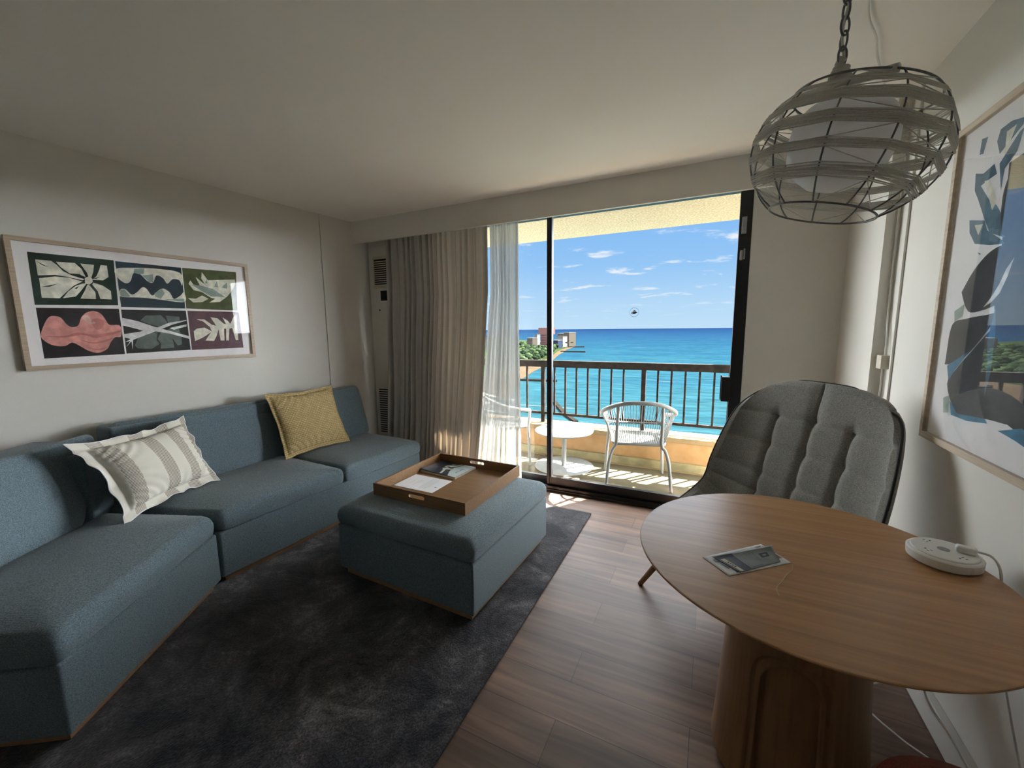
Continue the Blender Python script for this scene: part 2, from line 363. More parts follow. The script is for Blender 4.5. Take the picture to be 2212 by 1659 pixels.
# sliding balcony door
dr = tag(bpy.data.objects.new('door_1', None), 'black framed sliding glass balcony door', 'door', None, 'structure'); COL.objects.link(dr); dr.location = (-.6, YW, 0)
def off(mb, o=(-.6, YW, 0)):
    mb.v = [(v[0]-o[0], v[1]-o[1], v[2]-o[2]) for v in mb.v]; return mb
off(MB().box(-2.35, .212, 3.26, 3.42, 0, .022).box(-2.35, .212, 3.272, 3.29, .022, .045).box(-2.35, .212, 3.30, 3.312, .022, .04).box(-2.35, .212, 3.37, 3.40, .022, .045)).build('track', 'black_metal', dr, bevel=.002)
off(MB().box(-2.35, .212, 3.31, 3.44, 2.38, 2.40).box(.209, .212, 3.31, 3.44, .02, 2.40).box(-2.35, -2.32, 3.31, 3.44, .02, 2.40)).build('frame', 'black_metal', dr, bevel=.002)
off(MB().box(-1.276, .209, 3.308, 3.345, .036, .118).box(-1.276, .209, 3.308, 3.345, 2.374, 2.39).box(.134, .209, 3.300, 3.345, .036, 2.39).box(-1.278, -1.251, 3.302, 3.345, .036, 2.39)).build('sliding_sash', 'black_metal', dr, bevel=.003)
off(MB().box(-2.32, -1.25, 3.362, 3.395, .036, .10).box(-2.32, -1.25, 3.362, 3.395, 2.374, 2.39).box(-2.32, -2.26, 3.362, 3.395, .036, 2.39).box(-1.292, -1.252, 3.362, 3.395, .036, 2.39)).build('fixed_sash', 'black_metal', dr, bevel=.003)
off(MB().box(-1.2505, -1.236, 3.304, 3.322, .118, 2.374)).build('glazing_bead', noisy('bead_metal', (24,25,28), (32,33,37), 30, .6, spec=.1), dr)
g = off(MB().box(-1.251, .134, 3.326, 3.332, .118, 2.374)).build('glass_pane', 'pane', dr)
off(MB().box(-2.26, -1.292, 3.376, 3.382, .10, 2.374)).build('glass_pane', 'pane', dr)
hd = off(MB().box(.083, .14, 3.285, 3.33, .905, 1.085).box(.076, .085, 3.300, 3.345, .915, 1.095)).build('handle', 'black_metal', dr, bevel=.003)
tag(off(MB().box(.150, .180, 3.288, 3.302, 2.075, 2.185)).build('latch_plate', 'grey_metal', dr, bevel=.002), 'grey upper latch plate')
tag(off(MB().box(.150, .166, 3.288, 3.302, 1.90, 1.965).box(.170, .180, 3.288, 3.302, 1.905, 1.975)).build('latch_keeper', 'grey_metal', dr, bevel=.002), 'grey lower latch keeper')

# round shell decal on the glass
dc = thing('window_decal', 'small round shell emblem sticker on the sliding door glass', 'sticker', (-.5535, 3.3255, 1.5645))
ring = [( .0345*math.cos(2*PI*k/40), 0, .0345*math.sin(2*PI*k/40)) for k in range(40)]
MB().tube(ring, .0012, 6, closed=True).build('ring', base('decal_blue', (110,150,175), .5), dc)
def flat_xz(mb, pts, y=0, th=.0008): 
    n = len(pts); mb.add([(x, y, z) for x, z in pts]+[(x, y-th, z) for x, z in pts], [tuple(range(n)), tuple(range(n, 2*n))[::-1]]+[(i, n+i, n+(i+1) % n, (i+1) % n) for i in range(n)])
    return mb
def dz(p): return [((x-965)*.0345/310, -(y-835)*.0345/310) for x, y in p]
e = MB(); flat_xz(e, dz([(890,790),(1080,800),(1150,840),(1210,820),(1140,880),(1060,930),(980,970),(900,960),(880,860)])); flat_xz(e, dz([(900,700),(950,680),(1110,740),(1000,755)])); flat_xz(e, dz([(720,870),(790,890),(860,960),(810,965)]))
flat_xz(e, dz([(855,770),(900,780),(890,830)]))
e.build('emblem', base('decal_dark', (62,68,84), .5), dc)
e = MB(); flat_xz(e, dz([(790,800),(850,790),(890,870),(880,955),(800,890)]), -.0004); flat_xz(e, dz([(900,750),(1080,775),(1120,810),(900,788)]), -.0004)
e.build('emblem_highlight', 'print_white', dc)

# wall unit with grille, thermostat, louvres
b = MB().box(-3.262, -2.78, 3.285, YW-.001, .02, 2.30)
ac = tag(b.build('air_conditioner_panel', 'wall', bevel=.002), 'cream wall panel of the air conditioner left of the curtain', 'panel')
gp = MB(); gp.box(-3.205, -2.86, 3.277, 3.284, 1.875, 2.20)
gr = gp.build('air_grille', 'cream_plastic', ac, bevel=.002)
MB().box(-3.182, -2.885, 3.272, 3.276, 1.915, 2.168).build('grille_opening', 'dark', gr)
s = MB()
for k in range(11): s.box(-3.18, -2.887, 3.266, 3.2715, 1.925+k*.0215, 1.934+k*.0215)
s.build('slat', 'cream_plastic', gr)
th_ = thing('thermostat', 'white thermostat with black screen on the wall panel', 'thermostat', (-3.06, 3.284, 1.80))
MB().box(-.062, .055, -.018, 0, -.07, .07).build('body', 'white_plastic', th_, bevel=.004)
MB().box(-.045, .040, -.0205, -.0185, -.052, .050).build('screen', 'dark', th_)
lv = MB()
for k in range(20): lv.box(-3.215, -3.02, 3.279, 3.284, .34+k*.0245, .350+k*.0245)
lv.build('louvre', 'dark', ac)
MB().lathe([(0,0),(.008,0),(.008,.004),(0,.006)], n=16, T=Matrix.Translation((-3.145, 3.284, 1.655)) @ Matrix.Rotation(PI/2, 4, 'X')).build('sensor', 'dark', ac)

# curtains
def curtain(name, x0t, x1t, x0b, x1b, y, amp, folds, mat, label, cat, z1=2.36, z0=.015, seed=1, lean=None):
    rnd = random.Random(seed); ph = [rnd.uniform(0, 6.28) for _ in range(6)]
    def fn(u, v):
        z = z0+(z1-z0)*v
        xt = x0t+(x1t-x0t)*u; xb = x0b+(x1b-x0b)*u
        if lean: xb, xt = xb, xt
        w = v**.8 if not lean else lean(v)
        x = xb*(1-w)+xt*w
        warp = u+.018*math.sin(9*u+ph[0])+.012*math.sin(23*u+ph[1]+1.2*(1-v))
        a = amp*(.55+.45*(1-v))*(1+.35*math.sin(13*u+ph[2]))
        c = math.sin(2*PI*folds*warp+ph[3]); c = math.copysign(abs(c)**.75, c)
        c2 = math.sin(2*PI*folds*2.3*warp+ph[4]+.8*v)
        yy = y+a*c+.3*a*c2+.004*math.sin(5*z+ph[5]+7*u)
        return (x+.35*a*math.cos(2*PI*folds*warp+ph[3]), yy, z)
    o = MB().grid(fn, 420, 60).build(name, mat, smooth=True, solid=.0015)
    return tag(o, label, cat)
def ln1(v):
    z = .015+2.345*v
    return max(0, min(1, ((z-.15)/1.6)))**.9
curtain('drape_curtain', -2.925, -1.775, -3.03, -1.925, 3.185, .026, 17, 'drape', 'heavy grey beige woven curtain gathered left of the door', 'curtain', seed=4, lean=ln1)
curtain('sheer_curtain', -1.80, -1.513, -2.0, -1.498, 3.250, .016, 9, 'sheer', 'white sheer curtain beside the grey drape', 'curtain', seed=9, lean=ln1)

# rug
def rugf(u, v):
    x = -3.05+(2.285+0)*u; y = -.9+(3.86)*v
    x += -.008*(1-v) ; y += .0*u
    return (x, y, .010+.0015*math.sin(40*u)*math.sin(37*v))
poly = [(-3.0,-1.0),(-.765,-1.0),(-.760,.9),(-.773,2.965),(-3.0,2.965)]
tag(MB().prism(poly, .0005, .013).build('area_rug', 'rug', bevel=.004), 'dark charcoal distressed rug under the sofa and ottoman', 'rug')

# ------------------------------------------------------------------ cushions
def offs(poly, d):
    n = len(poly); out = []
    for i in range(n):
        p0, p1, p2 = Vector(poly[i-1]), Vector(poly[i]), Vector(poly[(i+1) % n])
        a = (p1-p0).normalized(); c = (p2-p1).normalized(); na = Vector((-a.y, a.x)); nc = Vector((-c.y, c.x))
        m = (na+nc); k = m.length; m.normalize(); out.append(p1+m*(d/max(.35, m.dot(na))))
    return out
def fillet(poly, r, n=5):
    out = []; N = len(poly)
    for i in range(N):
        p0, p1, p2 = Vector(poly[i-1]), Vector(poly[i]), Vector(poly[(i+1) % N])
        a = (p0-p1).normalized(); c = (p2-p1).normalized()
        d = min(r, (p0-p1).length*.4, (p2-p1).length*.4)
        A = p1+a*d; C = p1+c*d
        for k in range(n+1):
            t = k/n; out.append(A*(1-t)**2+p1*2*t*(1-t)+C*t*t)
    return out
def dense(loop, step=.02):
    out = []; n = len(loop)
    for i in range(n):
        a, b_ = Vector(loop[i]), Vector(loop[(i+1) % n]); m = max(1, int((b_-a).length/step))
        for k in range(m): out.append(a.lerp(b_, k/m))
    return out
def cushion(poly, z0, z1, r=.03, crown=.012, T=None, fr=.035, pucker=0, low=.012, seed=0):
    """rounded box on a convex ccw polygon"""
    area = sum(poly[i-1][0]*poly[i][1]-poly[i][0]*poly[i-1][1] for i in range(len(poly)))
    if area < 0: poly = poly[::-1]
    h = z1-z0
    prof = [(.05, z0), (low, z0+.001), (.003, z0+low*.6), (0, z0+low*1.5), (-.003, z0+h*.35), (-.003, z1-r*1.1)]
    for k in range(1, 7):
        a = R(90*k/6); prof.append((r*(1-math.cos(a))-.001, z1-r*1.1+r*1.1*math.sin(a)))
    for d, c in ((r+.03, .35), (r+.07, .65), (r+.12, .85), (r+.18, .97)): prof.append((d, z1+crown*c))
    base_loop = None; mb = MB(); rings = []
    L0 = None
    for d, z in prof:
        f = fillet(offs(poly, d), fr)
        if L0 is None:
            n0 = len(f); segs = [max(1, int((f[(i+1) % n0]-f[i]).length/.012)) for i in range(n0)]
            L0 = segs
        ring = []
        for i, m in enumerate(L0):
            a, b_ = f[i], f[(i+1) % len(f)]
            for k in range(m): ring.append(a.lerp(b_, k/m))
        rings.append((ring, z, d))
    n = len(rings[0][0]); vs = []
    rnd = random.Random(seed)
    ph = [rnd.uniform(0, 6.28) for _ in range(4)]
    for ri, (ring, z, d) in enumerate(rings):
        for k, p in enumerate(ring):
            zz = z; x, y = p.x, p.y
            if pucker and 6 <= ri <= 13:
                t = k*.012; env = max(0, math.sin(t*2.1+ph[0]))**2
                w = pucker*env*(math.sin(t*200+2*math.sin(t*31))+.6*math.sin(t*330+ph[1]))*(1 if ri < 12 else .4)
                zz += w*.5
                c = Vector(ring[(k+1) % n])-Vector(ring[k-1]); nn = Vector((c.y, -c.x)); 
                if nn.length > 0: nn.normalize(); x += nn.x*w; y += nn.y*w
            zz += .0025*math.sin(6*x+ph[2])*math.sin(7*y+ph[3]) if ri > 8 else 0
            vs.append((x, y, zz))
    cx = sum(p[0] for p in poly)/len(poly); cyy = sum(p[1] for p in poly)/len(poly)
    m = len(rings); vs.append((cx, cyy, z1+crown)); vs.append((cx, cyy, z0))
    fs = [(i*n+k, i*n+(k+1) % n, (i+1)*n+(k+1) % n, (i+1)*n+k) for i in range(m-1) for k in range(n)]
    fs += [((m-1)*n+k, (m-1)*n+(k+1) % n, m*n) for k in range(n)]+[((k+1) % n, k, m*n+1) for k in range(n)]
    if T is not None: vs = [tuple(T @ Vector(v)) for v in vs]
    mb.add(vs, fs); return mb
def rel(mb, o):
    mb.v = [(v[0]-o[0], v[1]-o[1], v[2]-o[2]) for v in mb.v]; return mb
def planeT(o, ux, vx):
    u = Vector(ux).normalized(); v = (Vector(vx)-u*u.dot(Vector(vx))).normalized(); w = u.cross(v)
    T = Matrix.Identity(4)
    for i in range(3): T[i][0] = u[i]; T[i][1] = v[i]; T[i][2] = w[i]; T[i][3] = o[i]
    return T

# sofa, straight section
O1 = (-2.9, 2.0, .013)
s1 = thing('sofa', 'long straight blue grey sofa section against the wall under the six panel print', 'sofa', O1)
A = (-2.432, 1.20); J = (-3.365, .90)
rel(MB().prism([(-2.468,1.225),(-2.392,2.84),(-3.27,2.86),(-3.34,1.0)], .013, .052), O1).build('plinth', 'plinth', s1, bevel=.002)
rel(MB().prism([A, (-2.357,2.87), (-3.275,2.90), J], .052, .328), O1).build('base', 'sofa', s1, bevel=.012, segs=3)
rel(cushion([(-2.418,1.205),(-2.381,2.035),(-3.13,2.06),(-3.11,.965)], .330, .452, .045, .016, pucker=.0022, seed=2), O1).build('seat_cushion', 'sofa', s1, smooth=True)
rel(cushion([(-2.379,2.043),(-2.343,2.872),(-3.07,2.905),(-3.12,2.068)], .330, .446, .045, .016, pucker=.0008, seed=5), O1).build('seat_cushion', 'sofa', s1, smooth=True)
rel(MB().prism([(-3.19,1.06),(-3.13,2.90),(-3.285,2.90),(-3.385,1.06)], .328, .885), O1).build('back_frame', 'sofa', s1, bevel=.02, segs=3)
Tb2 = planeT((-3.085,1.06,.425), (.068,1.88,0), (-.135,0,.475)) @ Matrix.Translation((0,0,-.13))
rel(cushion([(0,0),(1.885,0),(1.885,.505),(.01,.508)], 0, .125, .03, .012, T=Tb2, fr=.06), O1).build('back_cushion', 'sofa', s1, smooth=True)

# sofa, angled section
n_ = Vector((-.840,-.542)); d_ = Vector((.542,-.840)); A_ = Vector(A)+Vector((.0,-.012)); B_ = Vector((-1.935,.432))
O2 = (-2.6, .6, .013)
s2 = thing('sofa', 'angled blue grey sofa end section in the near left corner', 'sofa', O2)
def P2(o, t): v = A_+n_*o+d_*t; return (v.x, v.y)
Lf = (B_-A_).length
jd = Vector((-.938,-.347)); J2 = Vector(A_)+jd*.95
rel(MB().prism([P2(.03,.03), P2(.03,Lf-.03), P2(.9,Lf-.03), P2(.9,-.15)][::-1], .013, .052), O2).build('plinth', 'plinth', s2, bevel=.002)
rel(MB().prism([tuple(A_), P2(0,Lf), P2(.95,Lf), P2(.95,-.13), (J2.x,J2.y)][::-1], .052, .328), O2).build('base', 'sofa', s2, bevel=.012, segs=3)
j3 = Vector(A_)+jd*.67
rel(cushion([tuple(A_+Vector((0,-.003))), (j3.x,j3.y-.008), P2(.66,Lf+.008), P2(-.012,Lf+.008)], .330, .452, .05, .016, pucker=.001, seed=8), O2).build('seat_cushion', 'sofa', s2, smooth=True)
rel(MB().prism([P2(.755,-.13), P2(.755,Lf), P2(.95,Lf), P2(.95,-.13)][::-1], .328, .87), O2).build('back_frame', 'sofa', s2, bevel=.03, segs=3)
rel(MB().prism([P2(.62,-.02), P2(.78,.0), P2(.78,-.14), (-3.375,.99), (-3.30,1.035), (-3.16,1.03), P2(.66,-.10)], .328, .80), O2).build('corner_filler', 'sofa', s2, bevel=.02, segs=3)
p0 = A_+n_*.60+d_*(-.0); Tc = planeT((p0.x,p0.y,.425), (d_.x,d_.y,0), (n_.x*.13,n_.y*.13,.46))
u_, v_, w_ = Tc.col[0].xyz, Tc.col[1].xyz, Tc.col[2].xyz
sgn = 1 if w_.dot(Vector((-n_.x,-n_.y,0))) > 0 else -1
Tc2 = Tc @ Matrix.Translation((0,0,-.13*sgn))
mbc = cushion([(.04,0),(Lf+.0,0),(Lf+.0,.475),(-.27,.475)], 0, .125, .03, .012, fr=.07)
if sgn < 0: mbc.v = [(x, y, -z) for x, y, z in mbc.v]
mbc.v = [tuple(Tc2 @ Vector(v)) for v in mbc.v]
rel(mbc, O2).build('back_cushion', 'sofa', s2, smooth=True)

# pillows
def pillow(name, BL, BR, ph, h, thick, flange, wave, mat, label, uvm, seed=1, concave=.03, off_n=0, ear=0):
    BL, BR = Vector(BL), Vector(BR); e = BR-BL; w = e.length; e.normalize()
    hh = Vector((-e.y, e.x, 0)); hh = hh if hh.x < 0 else -hh
    upv = hh*math.cos(R(ph))+Vector((0,0,math.sin(R(ph)))); nr = e.cross(upv)
    if nr.x < 0: nr = -nr
    root = thing(name, label, 'pillow', tuple((BL+BR)/2)); o = root.location
    rnd = random.Random(seed); p_ = [rnd.uniform(0, 6.28) for _ in range(10)]
    N = 90
    def xy(u, v):
        # outline with concave sides
        x = (u-.5)*w; y = v*h
        x *= 1-concave*2*(4*v*(1-v))/w*.5*2*.5; y = h/2+(y-h/2)*(1-concave*2*(4*u*(1-u))/h*.5)
        x -= ear*v**2*(1-u)**1.5
        return x, y
    def rim(u, v):
        d = min(u*w, (1-u)*w, v*h, (1-v)*h); return max(0, 1-d/flange)
    def pos(u, v, side):
        x, y = xy(u, v); fu = flange/w; fv = flange/h
        uu = min(1, max(0, (u-fu)/(1-2*fu))); vv = min(1, max(0, (v-fv)/(1-2*fv)))
        t = thick/2*(4*uu*(1-uu))**.36*(4*vv*(1-vv))**.36*(1+.06*math.sin(5*u+p_[0])*math.sin(6*v+p_[1]))
        wr = .004*math.sin(38*(uu-.5)*(vv-.5)*4+p_[2])*(1-4*uu*(1-uu)*vv*(1-vv)*4*.9)
        rm = rim(u, v); par = (u*w if (v < fv or v > 1-fv) else v*h)
        wv = wave*rm**1.3*(math.sin(par*34+p_[3]+1.5*math.sin(par*9+p_[6]))+.5*math.sin(par*71+p_[4]))*(.6+.5*math.sin(par*7+p_[7]))
        dd = side*max(t+wr*(t > 0), .0015)+wv
        q = BL+e*(w/2+x)+upv*y+nr*(dd+off_n)
        ru = wave*.5*rm*math.sin(par*41+p_[5]+1.2*math.sin(par*13+p_[8]))
        if u < fu or u > 1-fu: q += e*ru*(1 if u > .5 else -1)
        if v < fv or v > 1-fv: q += upv*ru*(1 if v > .5 else -1)
        return tuple(q-o)
    mb = MB(); vs = []; fs = []; uv = []
    for side in (1, -1):
        b0 = len(vs)
        for j in range(N):
            for i in range(N):
                a = i/(N-1); c = j/(N-1)
                vs.append(pos(a, c, side)); uv.append(uvm(a, c, w, h))
        for j in range(N-1):
            for i in range(N-1): fs.append((b0+j*N+i, b0+j*N+i+1, b0+(j+1)*N+i+1, b0+(j+1)*N+i))
    NN = N*N
    edge = [(i) for i in range(N)]+[(k*N+N-1) for k in range(1, N)]+[((N-1)*N+i) for i in range(N-2, -1, -1)]+[(k*N) for k in range(N-2, 0, -1)]
    for a, c in zip(edge, edge[1:]+edge[:1]): fs.append((a, c, NN+c, NN+a))
    mb.add(vs, fs); mb.build('pillow_cover', mat, root, smooth=True, uv=uv)
    MB().tube([Vector(vs[k])*.5+Vector(vs[NN+k])*.5 for k in edge], .0028, 5, closed=True).build('hem', 'paper' if mat == 'striped' else mat, root, smooth=True)
    return root
pillow('throw_pillow', (-2.690,.905,.462), (-2.900,1.478,.468), 64, .485, .19, .045, .011, 'striped', 'large cream pillow with brown stripes in the sofa corner', lambda a, c, w, h: (a, c), seed=3, concave=.07, ear=.05)
pillow('throw_pillow', (-2.905,1.945,.462), (-2.868,2.54,.462), 67, .54, .15, .026, .0035, 'yellow', 'square mustard yellow woven pillow on the straight sofa', lambda a, c, w, h: (a*w, c*h), seed=5, concave=.045)

# ottoman
ot = thing('ottoman', 'square blue grey upholstered ottoman holding the wooden tray', 'ottoman', (-1.43, 2.0, .013), R(-2))
def rc(x, y): return [(-x,-y),(x,-y),(x,y),(-x,y)]
MB().prism(rc(.445,.425), 0, .04).build('plinth', 'plinth', ot, bevel=.002)
MB().prism(rc(.472,.450), .04, .315).build('base', 'sofa', ot, bevel=.010, segs=3)
cushion(rc(.476,.455), .318, .428, .05, .008, pucker=.0026, seed=11).build('lid', 'sofa', ot, smooth=True)

# tray
ty = thing('serving_tray', 'square wooden tray with slot handles on the ottoman', 'tray', (-1.472, 2.085, .4505), R(-1))
W_ = .335; Hh = .072
MB().box(-W_+.012, W_-.012, -W_+.012, W_-.012, 0, .008).build('bottom_panel', 'walnut', ty)
slot = rrect(-.058, .058, .034, .056, .0108)
rect = [(-W_,0),(W_,0),(W_,Hh),(-W_,Hh)]
for y, nm in ((-W_, 0), (W_-.012, 1)):
    T = Matrix.Translation((0, y+.012, 0)) @ Matrix.Rotation(PI/2, 4, 'X')
    sd = holed('side_panel', rect, [slot], .012, 'walnut', ty, T)
for x in (-W_, W_-.012): MB().box(x, x+.012, -W_+.012, W_-.012, 0, Hh).build('side_panel', 'walnut', ty)

# letter sheet on the tray
lt = thing('letter', 'white printed sheet lying in the wooden tray', 'paper', (-1.634, 2.011, .4592), R(-.5))
MB().box(-.152, .152, -.108, .108, 0, .0008).build('sheet', 'paper', lt)
rn = random.Random(2)
for k, (x, l, w) in enumerate([(-.118,.06,.0016),(-.085,.09,.0016),(-.045,.14,.0016),(-.03,.05,.0016),(.02,.16,.0022),(.034,.17,.0022),(.048,.16,.0022),(.062,.17,.0030),(.075,.12,.0016)]):
    pm = MB(); yy = -l/2+.01
    for j in range(int(l/.012)):
        pm.box(x-w/2, x+w/2, yy+j*.012, yy+j*.012+.012, .0008, .0010)
    pm.build('text_line', M.setdefault('faint_ink', base('faint_ink', (178,180,186), .8)), lt)
MB().lathe([(0,0),(.005,0),(.005,.0003),(0,.0003)], (.118,-.028,.0008), 20).build('printed_emblem', base('emblem_blue', (70,80,120), .7), lt)

# magazine
mg = thing('magazine', 'glossy magazine with dark photo cover in the tray corner', 'magazine', (-1.628, 2.282, .4592), R(-5))
mw_, mh_ = .155, .118
MB().box(-mw_, mw_, -mh_, mh_, 0, .011).build('pages', noisy('page_edges', (190,182,165), (214,206,190), 200, .8, stretch=(1,1,30)), mg)
def cov(u, v):
    x = -mw_+2*mw_*u; y = -mh_+2*mh_*v
    return (x, y, .0118+.022*max(0, .30-u)**1.2*2.2*(1-v)**2)
def cover_part(name, pts, mat, dz=0):
    mb = MB(); n = len(pts)
    mb.add([(cov(u, v)[0], cov(u, v)[1], cov(u, v)[2]+dz) for u, v in pts], [tuple(range(n))])
    return mb.build(name, mat, mg)
MB().grid(cov, 30, 20).build('cover', noisy('cover_photo', (30,34,44), (58,62,74), 14, .3), mg, smooth=True, solid=.0008)
cover_part('cover_photo', [(.70,.99),(.66,.8),(.60,.62),(.62,.45),(.66,.3),(.78,.02),(.995,.005),(.995,.99)], noisy('cover_sky', (170,184,186), (196,204,202), 6, .3), .0016)
for q in ([(.34,.55),(.42,.64),(.52,.62),(.60,.72),(.66,.95),(.62,.98),(.54,.80),(.44,.74),(.36,.68)], [(.45,.52),(.60,.52),(.62,.46),(.50,.40),(.58,.10),(.53,.06),(.44,.36),(.36,.44)], [(.38,.84),(.50,.92),(.48,.80)]):
    cover_part('cover_figure', q, noisy('cover_cloth', (150,186,180), (206,208,190), 30, .35), .0020)
for q in ([(.38,.60),(.48,.58),(.47,.53),(.38,.54)], [(.56,.50),(.66,.42),(.68,.44),(.60,.54)]):
    cover_part('cover_hands', q, base('cover_skin', (190,160,130), .4), .0026)
text_mesh('ATLAN', .030, noisy('cover_title', (110,120,124), (120,130,134), 5, .5) and 'slate', 'cover_title', mg, Matrix.Translation((.105, -.005, .0136)) @ Matrix.Rotation(R(90), 4, 'Z') @ Matrix.Scale(.9, 4))
lg = MB()
for k in range(5): lg.box(-.135+.005*(k % 2), -.119+.004*k, .02-.012*k, .028-.012*k, .020-.001*k, .0204-.001*k)

